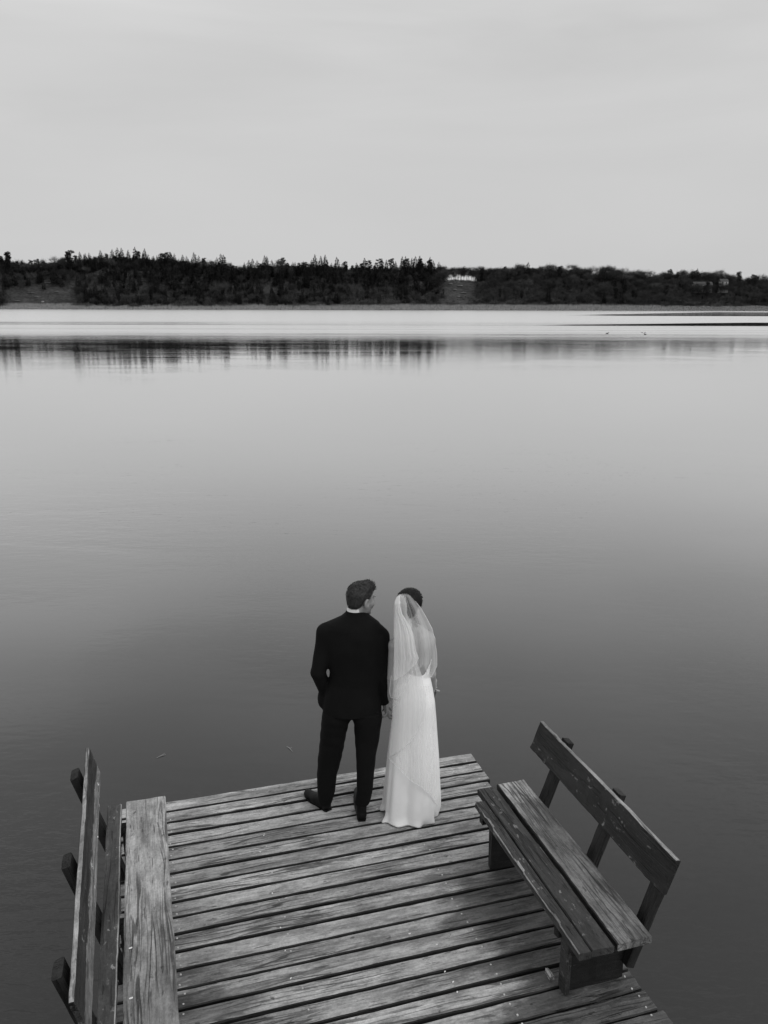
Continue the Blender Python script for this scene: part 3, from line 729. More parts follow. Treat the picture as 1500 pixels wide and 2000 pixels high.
for (x0, y0, x1, y1, lab) in [(306, 1480, 324, 1474, 'thin pale twig floating left of the couple'), (560, 1458, 571, 1468, 'thin twig floating just left of the groom')]:
    a = atz(x0, y0, WZ+.004); b = atz(x1, y1, WZ+.004); G = Geo(); m_ = (a+b)/2+[0, .01, .004]; G.bar(a, m_, .002, .003, n=6); G.bar(m_, b, .003, .0015, n=6); G.bar(m_, m_+(b-a)*.2+[.01, .03, .002], .0015, .001, n=5)
    V, T, _ = G.get(); tag(mesh_obj('floating_twig', V, T, twm, loc=tuple(a)), lab, 'twig')

# ------------------------------------------------------------------ distance fields for people
class Field:
    def __init__(s, lo, hi, vs):
        s.lo = np.array(lo, float); s.vs = vs; s.n = np.ceil((np.array(hi)-s.lo)/vs).astype(int)+1
        s.A = np.full(s.n, .08, np.float32)
    def region(s, lo, hi):
        a = np.clip(np.floor((np.array(lo)-s.lo)/s.vs).astype(int), 0, s.n-1); b = np.clip(np.ceil((np.array(hi)-s.lo)/s.vs).astype(int)+1, 1, s.n)
        ax = [(s.lo[i]+s.vs*np.arange(a[i], b[i])).astype(np.float32) for i in range(3)]
        return tuple(slice(a[i], b[i]) for i in range(3)), ax[0][:, None, None], ax[1][None, :, None], ax[2][None, None, :]
    def put(s, sl, d, k, sub=False, inter=False):
        A = s.A[sl]
        if sub or inter:
            d2 = -d if sub else d; h = np.clip(.5-.5*(A-d2)/k, 0, 1); s.A[sl] = A+(d2-A)*h+k*h*(1-h)
        else:
            h = np.clip(.5+.5*(A-d)/k, 0, 1); s.A[sl] = A+(d-A)*h-k*h*(1-h)
    def cone(s, a, b, ra, rb, k=.012, sub=False, sq=(1, 1, 1)):
        a = np.asarray(a, float); b = np.asarray(b, float); m = max(ra, rb)+.03+k
        sl, x, y, z = s.region(np.minimum(a, b)-m, np.maximum(a, b)+m); d = b-a; L2 = float(d@d)+1e-9
        t = np.clip(((x-a[0])*d[0]+(y-a[1])*d[1]+(z-a[2])*d[2])/L2, 0, 1)
        q = np.sqrt(((x-a[0]-t*d[0])/sq[0])**2+((y-a[1]-t*d[1])/sq[1])**2+((z-a[2]-t*d[2])/sq[2])**2)
        s.put(sl, (q-(ra+(rb-ra)*t)).astype(np.float32)*min(sq), k, sub); return s
    def ell(s, c, r, k=.012, sub=False, M3=None):
        c = np.asarray(c, float); r = np.asarray(r, float); m = r.max()+.03+k
        sl, x, y, z = s.region(c-m, c+m); X, Y, Z = x-c[0], y-c[1], z-c[2]
        if M3 is not None:   # rows are local axes
            X, Y, Z = (M3[0][0]*X+M3[0][1]*Y+M3[0][2]*Z, M3[1][0]*X+M3[1][1]*Y+M3[1][2]*Z, M3[2][0]*X+M3[2][1]*Y+M3[2][2]*Z)
        q = np.sqrt((X/r[0])**2+(Y/r[1])**2+(Z/r[2])**2); g2 = np.sqrt((X/r[0]**2)**2+(Y/r[1]**2)**2+(Z/r[2]**2)**2)+1e-6
        s.put(sl, (q*(q-1)/g2).astype(np.float32), k, sub); return s
    def stack(s, rows, k=.015, p=2.3, cap=.01, sub=False):
        """rows: (z, xc, yc, rx, ry), cross sections up a limb or torso"""
        rows = sorted(rows); r = np.array(rows, float); m = .05
        lo = [(r[:, 1]-r[:, 3]).min()-m, (r[:, 2]-r[:, 4]).min()-m, r[0, 0]-m]; hi = [(r[:, 1]+r[:, 3]).max()+m, (r[:, 2]+r[:, 4]).max()+m, r[-1, 0]+m]
        sl, x, y, z = s.region(lo, hi); zz = z.ravel()
        def I(c):
            f = np.interp(zz, r[:, 0], r[:, c]); return f[None, None, :].astype(np.float32)
        rx, ry = I(3), I(4); q = (np.abs((x-I(1))/rx)**p+np.abs((y-I(2))/ry)**p)**(1/p)
        d = (q-1)*np.minimum(rx, ry); zc = np.maximum(z-r[-1, 0], r[0, 0]-z)
        h = np.clip(.5-.5*(d-zc)/cap, 0, 1); d = d+(zc-d)*h+cap*h*(1-h)
        s.put(sl, d.astype(np.float32), k, sub); return s
    def mesh(s):
        A = s.A; I = A < 0; n = np.array(A.shape)
        c = np.zeros(n-1, np.int8)
        for dx in (0, 1):
            for dy in (0, 1):
                for dz in (0, 1): c += I[dx:n[0]-1+dx, dy:n[1]-1+dy, dz:n[2]-1+dz]
        act = np.argwhere((c > 0) & (c < 8)); idx = np.full(n-1, -1, np.int32); idx[tuple(act.T)] = np.arange(len(act))
        P = np.zeros((len(act), 3)); K = np.zeros(len(act))
        offs = [(0, 0, 0), (1, 0, 0), (0, 1, 0), (1, 1, 0), (0, 0, 1), (1, 0, 1), (0, 1, 1), (1, 1, 1)]
        for i in range(8):
            for ax in range(3):
                if offs[i][ax]: continue
                o2 = list(offs[i]); o2[ax] = 1
                a = A[tuple((act+offs[i]).T)]; b = A[tuple((act+o2).T)]; m = (a < 0) != (b < 0)
                t = np.where(m, a/np.where(m, a-b, 1), 0); pos = np.tile(np.array(offs[i], float), (len(act), 1)); pos[:, ax] += t
                P[m] += pos[m]; K[m] += 1
        Vv = s.lo+(act+P/K[:, None])*s.vs; Q = []
        for ax in range(3):
            o1, o2 = [(1, 2), (2, 0), (0, 1)][ax]
            sl0 = [slice(None)]*3; sl1 = [slice(None)]*3; sl0[ax] = slice(0, -1); sl1[ax] = slice(1, None)
            a = I[tuple(sl0)]; b = I[tuple(sl1)]; E_ = np.argwhere(a != b); ok = (E_[:, o1] > 0) & (E_[:, o2] > 0) & (E_[:, o1] < n[o1]-1) & (E_[:, o2] < n[o2]-1); E_ = E_[ok]
            def cell(d1, d2):
                q = E_.copy(); q[:, o1] -= d1; q[:, o2] -= d2; return idx[tuple(q.T)]
            q = np.stack([cell(1, 1), cell(0, 1), cell(0, 0), cell(1, 0)], 1); flip = ~a[tuple(E_.T)]
            q[flip] = q[flip][:, ::-1]; Q.append(q)
        return Vv, np.concatenate(Q)
def rowpx(y, xl, xr, Y, ry):
    p = at((xl+xr)/2, y, Y); s = scale_at(p[2], Y); return (p[2], p[0], Y, (xr-xl)/2/s, ry)
def sdf_obj(name, fld, mat, parent, **k):
    V, Q = fld.mesh(); return mesh_obj(name, V, Q, mat, parent, tuple(parent.location), smooth=True, **k)
def frame(yaw, pitch=0, roll=0):
    """columns: right, forward, up of a head; yaw>0 turns towards +X"""
    return np.array((Matrix.Rotation(-yaw, 3, 'Z') @ Matrix.Rotation(pitch, 3, 'X') @ Matrix.Rotation(roll, 3, 'Y')))
def head(f, c, Rm, s=1., female=False):
    T = lambda x, y, z: c+Rm@(np.array([x, y, z])*s)
    Mi = Rm.T
    E = lambda p, r, k=.012, sub=False: f.ell(T(*p), np.array(r)*s, k*s, sub, Mi)
    jw = .052 if female else .057
    E((0, -.014, .036), (.074, .096, .086), .01); E((0, .034, -.03), (jw, .062, .082), .03); E((0, .005, -.045), (jw+.004, .06, .05), .02)
    E((0, .078, -.098), (.022, .018, .016), .02); f.cone(T(0, .092, .018), T(0, .113, -.028), .007*s, .0125*s, .012); 
    for sg in (-1, 1):
        E((sg*.033, .088, .012), (.015, .012, .011), .006, True); E((sg*.031, .079, .010), (.0125, .0125, .0115), .002)
        E((sg*.03, .086, .032), (.026, .012, .007), .012); E((sg*.045, .062, -.022), (.022, .024, .018), .02)
        E((sg*.082, -.008, -.004), (.012, .022, .036), .004); E((sg*.091, -.002, .001), (.009, .012, .021), .003, True); E((sg*.080, .0, -.034), (.009, .010, .012), .004)
    E((0, .097, -.054), (.024, .010, .006), .006); E((0, .096, -.065), (.021, .011, .007), .006); E((0, .107, -.0595), (.022, .006, .0015), .002, True)
    f.cone(T(0, -.02, -.06), T(0, -.045, -.17), (.046 if female else .052)*s, (.05 if female else .050)*s, .02)
def hand(f, w, dirv, palm_n, thumb_side, curl=.7, L=.185, spread=1.):
    """w wrist, dirv towards the fingertips, palm_n out of the palm, fingers curl towards palm_n"""
    d = np.array(dirv, float); d /= np.linalg.norm(d); n = np.array(palm_n, float); n -= n@d*d; n /= np.linalg.norm(n); t = np.array(thumb_side, float); t = t-t@d*d-t@n*n; t /= np.linalg.norm(t)
    s = L/.185
    for k_, (o, l) in enumerate(((.030, .082), (.010, .086), (-.010, .082), (-.029, .074))):
        base = w+d*l*s+t*o*s; f.cone(w+t*o*.5*s, base, .014*s, .0125*s, .012, sq=(1, 1, 1))
        r = (.0088, .009, .0085, .0075)[k_]*s; seg = np.array([(.040, .025, .020), (.045, .029, .021), (.041, .026, .020), (.032, .020, .018)][k_])*s
        p = base; a = curl*.45
        for q in range(3):
            p2 = p+(d*math.cos(a)+n*math.sin(a)+t*o*.6*spread)*seg[q]; f.cone(p, p2, r*(1-.08*q), r*(.92-.08*q), .003); p = p2; a += curl*(.9 if q == 0 else .7)
    p = w+d*.022*s+t*.028*s; p2 = p+(d*.6+t*.6+n*.35)*.038*s; p3 = p2+(d*.85+t*.1+n*.5)*.03*s; p4 = p3+(d*.9-t*.1+n*.4)*.024*s
    f.cone(w+t*.012*s, p, .014*s, .0145*s, .01); f.cone(p, p2, .0135*s, .011*s, .006); f.cone(p2, p3, .0105*s, .0095*s, .004); f.cone(p3, p4, .0095*s, .0075*s, .004)

def skin_mat(name, v):
    g = NB(name); tc = g.n('ShaderNodeTexCoord'); n = g.noise(tc.outputs['Object'], 25, 4, .6)
    g.l(g.gray(g.ramp(n, .3, .7, v*.92, v*1.08)), g.b.inputs['Base Color']); g.b.inputs['Roughness'].default_value = .5
    g.b.inputs['Subsurface Weight'].default_value = .08; g.b.inputs['Subsurface Radius'].default_value = (.01, .01, .01); return g.m
def strands(name, fld, mat, parent, c, Mi, flow, n, L, w, seed):
    """hair = its volume plus many fine locks lying along the flow"""
    V, Q = fld.mesh(); rg_ = np.random.default_rng(seed); i = rg_.integers(0, len(Q), n); P = V[Q[i]].mean(1)
    Nn = np.cross(V[Q[i, 2]]-V[Q[i, 0]], V[Q[i, 3]]-V[Q[i, 1]]); Nn /= np.linalg.norm(Nn, axis=1)[:, None]+1e-9
    out = np.sign(np.sum(Nn*(P-c), axis=1)); Nn *= out[:, None]
    lp = (P-c)@Mi.T; Fl = np.array([flow(*q) for q in lp])@Mi+rg_.normal(0, .18, (n, 3)); Fl -= np.sum(Fl*Nn, 1)[:, None]*Nn; Fl /= np.linalg.norm(Fl, axis=1)[:, None]+1e-9
    S = np.cross(Fl, Nn)*(w*(.6+.8*rg_.random(n)))[:, None]; l = (L*(.6+.8*rg_.random(n)))[:, None]
    A0, A1, A2 = P-Nn*.001, P+Fl*l*.5+Nn*.0035, P+Fl*l+Nn*(.001+.003*rg_.random((n, 1)))
    W_ = np.stack([A0-S, A0+S, A1+S, A1-S, A2], 1).reshape(-1, 3); k = np.arange(n)*5+len(V)
    Fc = [tuple(q) for q in Q.tolist()]+[(a, a+1, a+2, a+3) for a in k.tolist()]+[(a+3, a+2, a+4) for a in k.tolist()]
    return mesh_obj(name, np.concatenate([V, W_]), Fc, mat, parent, tuple(parent.location), smooth=True)
def hair_mat(name, v, v2, sc=(30, 30, 30)):
    g = NB(name); tc = g.n('ShaderNodeTexCoord'); n = g.noise(g.map(tc.outputs['Object'], sc), 1.6, 4, .65, 1.2)
    g.l(g.gray(g.ramp(n, .3, .7, v, v2)), g.b.inputs['Base Color']); g.b.inputs['Roughness'].default_value = .5; g.b.inputs['Specular IOR Level'].default_value = .25
    g.bump(n, .7, .006); return g.m
skin_g = skin_mat('groom_skin', .24); skin_b = skin_mat('bride_skin', .33)
def cloth_mat(name, v, rough=.85, bumpv=.0, scale=900):
    g = NB(name); tc = g.n('ShaderNodeTexCoord'); n = g.noise(tc.outputs['Object'], 6, 4, .6); w = g.noise(tc.outputs['Object'], scale, 1, .5)
    g.l(g.gray(g.math('MULTIPLY', g.ramp(n, .3, .7, v*.85, v*1.15), g.ramp(w, .3, .7, .92, 1.08))), g.b.inputs['Base Color']); g.b.inputs['Roughness'].default_value = rough
    g.b.inputs['Specular IOR Level'].default_value = .15
    g.bump(g.math('ADD', g.math('MULTIPLY', w, .1), n), .4, bumpv or .004); return g.m
suit = cloth_mat('black_suit_wool', .0045); white_cloth = cloth_mat('white_shirt_cotton', .72)

# ------------------------------------------------------------------ the groom
GY = 5.44
gl = (atz(640, 1583, 0)+atz(707, 1603, 0))/2; gl[2] = 0
groom = empty('person', tuple(gl), label='man in a black suit seen from behind, one hand in his pocket, looking right', cat='person')
lo, hi = (-.80, 5.15, -.01), (.20, 5.85, 1.95)
pt = lambda x, y, Y=GY: at(x, y, Y)
# jacket
J = Field(lo, hi, .006)
rows = [(1191, 677, 713, .064), (1197, 674, 716, .070), (1205, 664, 725, .086), (1216, 641, 742, .104), (1224, 634, 749, .115), (1240, 632, 751, .127), (1262, 634, 749, .130), (1285, 638, 747, .122), (1310, 642, 744, .115), (1332, 642, 743, .115), (1355, 636, 744, .122), (1374, 630, 746, .130), (1389, 629, 747, .132)]
J.stack([rowpx(y, a, b, GY, r) for y, a, b, r in rows], p=2.15)
sL, eL, wL = pt(636, 1236), pt(622, 1313, 5.41), pt(640, 1361, 5.52)
J.cone(sL, eL, .066, .054, .03).cone(eL, wL, .054, .046, .012)
sR, eR, wR = pt(744, 1242), pt(746, 1315, 5.44), pt(751, 1368, 5.49)
J.cone(sR, eR, .062, .052, .03).cone(eR, wR, .052, .041, .012)
J.ell(pt(629, 1365, 5.50), (.035, .07, .06), .03)          # pocket bulge
# slack creases in the cloth
def crease(Fd, amp=.003, seed=0):
    x = (Fd.lo[0]+Fd.vs*np.arange(Fd.n[0]))[:, None, None]; y = (Fd.lo[1]+Fd.vs*np.arange(Fd.n[1]))[None, :, None]; z = (Fd.lo[2]+Fd.vs*np.arange(Fd.n[2]))[None, None, :]
    r = np.random.default_rng(seed)
    for k in range(5):
        a, b, c = r.normal(0, 14, 2).tolist()+[r.normal(0, 38)]; Fd.A += (amp*np.sin(a*x+b*y+c*z+2.5*np.sin(9*x+5*z+k)+r.random()*6)*.5).astype(np.float32)
crease(J, .0028, 1)
sdf_obj('jacket', J, suit, groom)
# trousers
Tr = Field(lo, hi, .006)
LR = [(1385, 632, 692, 5.445, .115), (1400, 628, 688, 5.45, .115), (1413, 627, 681, 5.455, .108), (1440, 625, 675, 5.465, .098), (1475, 622, 668, 5.48, .085), (1510, 619, 659, 5.49, .078), (1545, 620, 654, 5.49, .07), (1566, 623, 648, 5.485, .062)]
RR = [(1385, 684, 745, 5.44, .115), (1400, 688, 746, 5.435, .115), (1413, 691, 745, 5.43, .108), (1440, 693, 741, 5.42, .098), (1475, 695, 734, 5.40, .085), (1510, 697, 731, 5.385, .078), (1545, 697, 728, 5.375, .07), (1568, 692, 722, 5.37, .062)]
Tr.stack([rowpx(y, a, b, Y, r) for y, a, b, Y, r in LR], k=.02); Tr.stack([rowpx(y, a, b, Y, r) for y, a, b, Y, r in RR], k=.02)
crease(Tr, .0016, 4)
sdf_obj('trousers', Tr, suit, groom)
# shoes
shoe_m = plain('polished_black_leather', .004, .5, .2, 20, .2)
def shoe(heel, toe, parent, s=1.):
    h = np.array(heel); t = np.array(toe); d = (t-h); Ls = np.linalg.norm(d); d /= Ls
    Fd = Field(np.minimum(h, t)-[.08, .08, .0]+[0, 0, -.004], np.maximum(h, t)+[.08, .08, .14], .004)
    z = np.array([0, 0, 1.])
    Fd.cone(h+d*.035+z*.030, h+d*.15+z*.030, .034, .042, .01).cone(h+d*.15+z*.030, t-d*.04+z*.026, .043, .034, .01)
    Fd.cone(h+d*.04+z*.05, h+d*.05+z*.10, .036, .040, .02).cone(h+d*.08+z*.07, h+d*.17+z*.035, .034, .034, .02)
    o = sdf_obj('shoe', Fd, shoe_m, parent)
    for v in o.data.vertices: v.co.z = max(v.co.z, .008)
    # sole
    side = np.array([-d[1], d[0], 0]); V = []
    pr = [(0, .026), (.02, .034), (.06, .034), (.11, .036), (.17, .046), (.22, .042), (.26, .028), (.285, .010)]
    out = [(a*Ls/.285, b) for a, b in pr]+[(a*Ls/.285, -b) for a, b in pr[::-1]]
    for zz in (.001, .014):
        for a, b in out: V.append(h+d*a+side*b+z*zz)
    n = len(out); Fc = [tuple(range(n))[::-1], tuple(range(n, 2*n))]+[(i, (i+1) % n, n+(i+1) % n, n+i) for i in range(n)]
    mesh_obj('sole', V, Fc, shoe_m, o, tuple(parent.location))
    o.children[0].location = (0, 0, 0)
shoe(atz(643, 1584, 0), atz(596, 1551, 0), groom); shoe(atz(707, 1605, 0), atz(699, 1545, 0), groom)
# body: one surface, hidden under the clothes except head, neck and hand
B = Field(lo, hi, .004)
hc = pt(705, 1172, 5.455); RmG = frame(R(52), R(-6), 0)
head(B, hc, RmG, 1.0)
B.stack([(r_[0]-.0, r_[1], r_[2], r_[3]-.022, r_[4]-.022) for r_ in [rowpx(y, a, b, GY, r) for y, a, b, r in rows[3:]]], k=.02)
B.cone(pt(696, 1205, GY), pt(697, 1190, GY), .04, .045, .02)
for rr in (LR, RR): B.stack([(a[0], a[1], a[2], a[3]*.72, a[4]*.72) for a in [rowpx(y, a_, b_, Y, r) for y, a_, b_, Y, r in rr]], k=.02)
for (a, b, c) in ((sL, eL, wL), (sR, eR, wR)): B.cone(a, b, .048, .038, .02).cone(b, c, .038, .028, .01)
hw = pt(752, 1374, 5.495)
B.cone(wR, hw, .028, .025, .01)
hand(B, hw, pt(756, 1398, 5.50)-hw, (1, .1, 0), (.1, 1, 0), 1.0, .19)
B.cone(wL, pt(646, 1375, 5.56), .026, .024, .01); hand(B, pt(646, 1375, 5.56), (.25, .1, -1), (1, 0, 0), (0, 1, 0), .4)
sdf_obj('body', B, skin_g, groom)
# shirt collar
Cf = Field(lo, hi, .004)
cc = pt(695, 1197, GY)
rowsC = [rowpx(1202, 676, 714, GY, .062), rowpx(1184.5, 678, 713, GY, .058)]
Cf.stack(rowsC, p=2., cap=.003); inner = [(r_[0]+(.03 if i else -.03), r_[1], r_[2], r_[3]-.006, r_[4]-.006) for i, r_ in enumerate(rowsC)]
Cf.stack(inner, k=.002, p=2., cap=.002, sub=True)
sdf_obj('shirt_collar', Cf, white_cloth, groom)
# hair: short back and sides, swept-back top
Hf = Field(hc-.17, hc+.2, .0035); T = lambda x, y, z: hc+RmG@np.array([x, y, z]); Mi = RmG.T
Hf.ell(T(0, -.018, .048), (.079, .099, .084), .01, M3=Mi)
Hf.ell(T(0, .012, .080), (.068, .088, .052), .02, M3=Mi)         # volume on top
Hf.ell(T(0, .056, .106), (.052, .040, .027), .02, M3=Mi)         # quiff
Hf.ell(T(0, -.052, .0), (.060, .056, .06), .02, M3=Mi)          # nape
Hf.ell(T(0, .105, -.005), (.10, .062, .078), .006, True, Mi)       # face
Hf.ell(T(.012, .112, .046), (.075, .050, .050), .006, True, Mi); Hf.ell(T(.062, .088, .03), (.036, .046, .05), .006, True, Mi)
for sg in (-1, 1):
    Hf.ell(T(sg*.088, .004, -.022), (.034, .034, .046), .004, True, Mi); Hf.ell(T(sg*.08, .045, -.06), (.04, .05, .06), .006, True, Mi)
    Hf.ell(T(sg*.07, .07, .0), (.04, .05, .06), .006, True, Mi)
Hf.ell(T(0, -.03, -.128), (.14, .14, .086), .012, True, Mi)
sl, x, y, z = Hf.region(Hf.lo, Hf.lo+Hf.n*Hf.vs)
lx = Mi[0][0]*(x-hc[0])+Mi[0][1]*(y-hc[1])+Mi[0][2]*(z-hc[2]); ly = Mi[1][0]*(x-hc[0])+Mi[1][1]*(y-hc[1])+Mi[1][2]*(z-hc[2]); lz = Mi[2][0]*(x-hc[0])+Mi[2][1]*(y-hc[1])+Mi[2][2]*(z-hc[2])
Hf.A += (.0016*np.clip((lz-.02)/.06, .15, 1)*np.sin(150*lx+35*ly+5*np.sin(30*ly+20*lz)+3*np.sin(60*lz))).astype(np.float32)
def flow_g(x, y, z):
    if z > .075: return (.25, -1., .15) if y < .05 else (.35, -.5, .8)
    return (0, -.45, -.9) if y > -.06 else (.2*x*10, 0, -1)
strands('hair', Hf, hair_mat('brown_hair', .010, .060, (60, 25, 60)), groom, hc, Mi, flow_g, 2600, .026, .0011, 3)

# ------------------------------------------------------------------ the bride
BY = 5.40
bl = atz(800, 1590, 0)
bride = empty('person', tuple(bl), label='woman in a long white wedding dress and veil seen from behind', cat='person')
lo, hi = (-.12, 5.05, -.01), (.62, 5.85, 1.80)
Bb = Field(lo, hi, .004)
hcB = pt(800, 1185, 5.425); RmB = frame(R(34), R(-10), R(3))
head(Bb, hcB, RmB, .93, True)
brow = [(1221, 793, 818, 5.40, .05), (1230, 784, 832, 5.40, .06), (1240, 775, 842, 5.40, .07), (1254, 770, 846, 5.40, .085), (1275, 773, 843, 5.41, .095), (1300, 777, 837, 5.41, .09), (1318, 778, 836, 5.41, .088), (1345, 774, 840, 5.405, .10), (1372, 771, 844, 5.40, .115), (1400, 772, 842, 5.40, .115), (1420, 776, 838, 5.40, .10)]
Bb.stack([rowpx(*r_) for r_ in brow], k=.02, p=2.2)
for sg in (-1, 1):
    Bb.cone(pt(806+sg*14, 1405, 5.41), pt(805+sg*14, 1500, 5.42), .075, .05, .03).cone(pt(805+sg*14, 1500, 5.42), pt(803+sg*14, 1578, 5.42), .05, .032, .02)
    Bb.cone(pt(803+sg*14, 1578, 5.42), pt(803+sg*14, 1578, 5.42)+[0, .12, -.03], .03, .022, .02)
Bb.ell(pt(822, 1262, 5.345), (.045, .03, .07), .03); Bb.ell(pt(790, 1266, 5.345), (.045, .03, .07), .03)   # shoulder blades
sl_, el_, wl_ = pt(771, 1260, 5.41), pt(765, 1322, 5.42), pt(756, 1370, 5.49)
Bb.cone(pt(800, 1236, 5.40), sl_, .04, .043, .03).cone(sl_, el_, .044, .034, .02).cone(el_, wl_, .034, .023, .01)
hand(Bb, wl_, pt(757, 1398, 5.47)-wl_, (-1, .0, 0), (0, 1, 0), .9, .165)
sr_, er_, wr_ = pt(837, 1250, 5.41), pt(842, 1316, 5.46), pt(846, 1343, 5.64)
Bb.cone(pt(812, 1234, 5.40), sr_, .04, .043, .03).cone(sr_, er_, .044, .034, .02).cone(er_, wr_, .034, .022, .01)
hand(Bb, wr_, (-.3, .6, .25), (-.3, -.1, 1), (.4, 0, .8), 1.2, .16)
sdf_obj('body', Bb, skin_b, bride)
# hair: dark, pinned up
Hb = Field(hcB-.17, hcB+.17, .0035); T = lambda x, y, z: hcB+RmB@(np.array([x, y, z])*.93); Mi = RmB.T
Hb.ell(T(0, -.016, .046), (.084, .106, .092), .01, M3=Mi); Hb.ell(T(0, -.085, -.02), (.052, .045, .045), .02, M3=Mi)
Hb.ell(T(0, -.05, -.03), (.07, .05, .05), .02, M3=Mi); Hb.ell(T(0, .112, -.02), (.085, .070, .090), .006, True, Mi)
for sg in (-1, 1): Hb.ell(T(sg*.087, .02, -.035), (.026, .042, .045), .006, True, Mi)
Hb.ell(T(0, 0, -.14), (.14, .14, .065), .008, True, Mi)
strands('hair', Hb, hair_mat('black_hair', .003, .010, (60, 25, 60)), bride, hcB, Mi, lambda x, y, z: (0, -1, -.2), 1800, .03, .001, 4)
er = mesh_obj('earring', *[(lambda G: (G.bar(T(.082, .004, -.044), T(.084, .006, -.056), .004, .006, n=8), G.get()))(Geo())[1][i] for i in (0, 1)], plain('earring_pearl', .8, .2), bride, tuple(bride.location))
# dress
dress_m = NB('white_satin'); tc = dress_m.n('ShaderNodeTexCoord')
nn = dress_m.noise(tc.outputs['Object'], 5, 4, .6)
dress_m.l(dress_m.gray(dress_m.ramp(nn, .3, .7, .86, .92)), dress_m.b.inputs['Base Color']); dress_m.b.inputs['Roughness'].default_value = .45; dress_m.b.inputs['Specular IOR Level'].default_value = .3
dress_m.bump(nn, .3, .004); dress_m = dress_m.m
DR = [(1262, 771, 844, 5.42, .100, 0), (1280, 771, 845, 5.42, .107, 0), (1300, 774, 840, 5.42, .103, 0), (1316, 775.5, 839, 5.415, .102, 0), (1330, 773, 842, 5.41, .106, .001), (1345, 771, 845, 5.41, .112, .002), (1370, 768, 849, 5.40, .124, .003), (1400, 766, 851, 5.40, .13, .005),
      (1440, 761, 853, 5.40, .135, .009), (1480, 757, 855, 5.40, .14, .013), (1520, 754, 856, 5.405, .15, .017), (1550, 751, 857, 5.41, .16, .02), (1572, 749, 857, 5.42, .17, .022)]
NT = 240; th = np.arange(NT)*2*math.pi/NT; V = []
fold = .6*np.sin(5*th+.6)+.35*np.sin(9*th+2)+.12*np.sin(16*th+1)
rowsD = [rowpx(y, a, b, Y, r)+(am,) for y, a, b, Y, r, am in DR]
ctr = np.array(rowsD[-1][1:3]); hem_pts = []
zs_all = []
# refine rows
RD = np.array(rowsD); tt = np.linspace(0, len(RD)-1, 60); RD = np.stack([np.interp(tt, np.arange(len(RD)), RD[:, c]) for c in range(6)], 1)
zt = RD[0, 0]
for (z, xc, yc, rx, ry, am) in RD:
    tw = fold*am+ .0*th
    cx_ = xc+(rx+tw)*np.sign(np.cos(th))*np.abs(np.cos(th))**(2/2.15); cy_ = yc+(ry+tw)*np.sign(np.sin(th))*np.abs(np.sin(th))**(2/2.15)
    V.append(np.stack([cx_, cy_, np.full(NT, z)], 1))
# low back: the top rows sink towards a V at the spine (camera side is -Y)
V = np.array(V); backness = np.clip(-np.sin(th), 0, 1); spine = np.exp(-((th-1.62*math.pi)/.62)**2)
zv = at(820, 1318, 5.31)[2]
drop = (zt-zv)*np.clip(backness*1.25, 0, 1)**.5+.0
topz = zt-drop*.92-.03*spine
for i in range(NT):
    z0 = topz[i]; f_ = (V[:, i, 2]-RD[-1, 0])/(zt-RD[-1, 0]); znew = RD[-1, 0]+f_*(z0-RD[-1, 0])
    for c in (0, 1): V[:, i, c] = np.interp(-znew, -V[:, i, 2], V[:, i, c])
    V[:, i, 2] = znew
# hem: falls to the deck and spreads
hemr = np.zeros(NT)
def bumpth(px, py, w, a):
    p = atz(px, py, 0)[:2]-ctr; t0 = math.atan2(p[1], p[0]) % (2*math.pi); r0 = np.linalg.norm(p)
    dth = (th-t0+math.pi) % (2*math.pi)-math.pi; return np.exp(-(dth/w)**2), r0
base_r = np.linalg.norm(V[-1, :, :2]-ctr, axis=1); tgt = base_r*1.02+.012+.012*np.sin(9*th); lift = .012+0*th
for (px, py, w) in ((741, 1584, .16), (747, 1609, .11), (823, 1614, .20), (851, 1588, .2), (836, 1600, .15)):
    b_, r0 = bumpth(px, py, w, 0); tgt = tgt*(1-b_)+r0*b_; lift = lift*(1-b_)+.002*b_
b_, r0 = bumpth(779, 1592, .17, 0); lift = lift*(1-b_)+.085*b_; tgt = tgt*(1-b_)+(r0-.035)*b_
rowsH = []
for q in np.linspace(0, 1, 9)[1:]:
    rr = base_r+(tgt-base_r)*q**1.8; zz = V[-1, :, 2]*(1-q)+lift*q; a0 = np.arctan2(V[-1, :, 1]-ctr[1], V[-1, :, 0]-ctr[0])
    rowsH.append(np.stack([ctr[0]+rr*np.cos(a0), ctr[1]+rr*np.sin(a0), zz], 1))
V = np.concatenate([V, np.array(rowsH)]); nr = len(V)
ii = np.arange(NT); jj = (ii+1) % NT
Fd_ = np.concatenate([np.stack([r*NT+ii, (r+1)*NT+ii, (r+1)*NT+jj, r*NT+jj], 1) for r in range(nr-1)])
dr = mesh_obj('dress', V.reshape(-1, 3), Fd_, dress_m, bride, tuple(bride.location), smooth=True)
sm = dr.modifiers.new('thickness', 'SOLIDIFY'); sm.thickness = .003; sm.offset = -1
# veil
veil_g = NB('bridal_tulle'); tcv = veil_g.n('ShaderNodeTexCoord')
tr = veil_g.n('ShaderNodeBsdfTransparent'); df = veil_g.n('ShaderNodeBsdfDiffuse'); tl = veil_g.n('ShaderNodeBsdfTranslucent'); m1 = veil_g.n('ShaderNodeMixShader'); m2 = veil_g.n('ShaderNodeMixShader')
df.inputs[0].default_value = (.95, .95, .95, 1); tl.inputs[0].default_value = (.95, .95, .95, 1); m1.inputs[0].default_value = .4
lw = veil_g.n('ShaderNodeLayerWeight'); lw.inputs[0].default_value = .35
uvn = veil_g.n('ShaderNodeUVMap'); st_ = veil_g.noise(veil_g.map(uvn.outputs[0], (11, .5, 1)), 1, 3, .5)
al = veil_g.math('ADD', veil_g.ramp(st_, .35, .68, .50, .62), veil_g.math('MULTIPLY', lw.outputs['Facing'], .35), clamp=True)
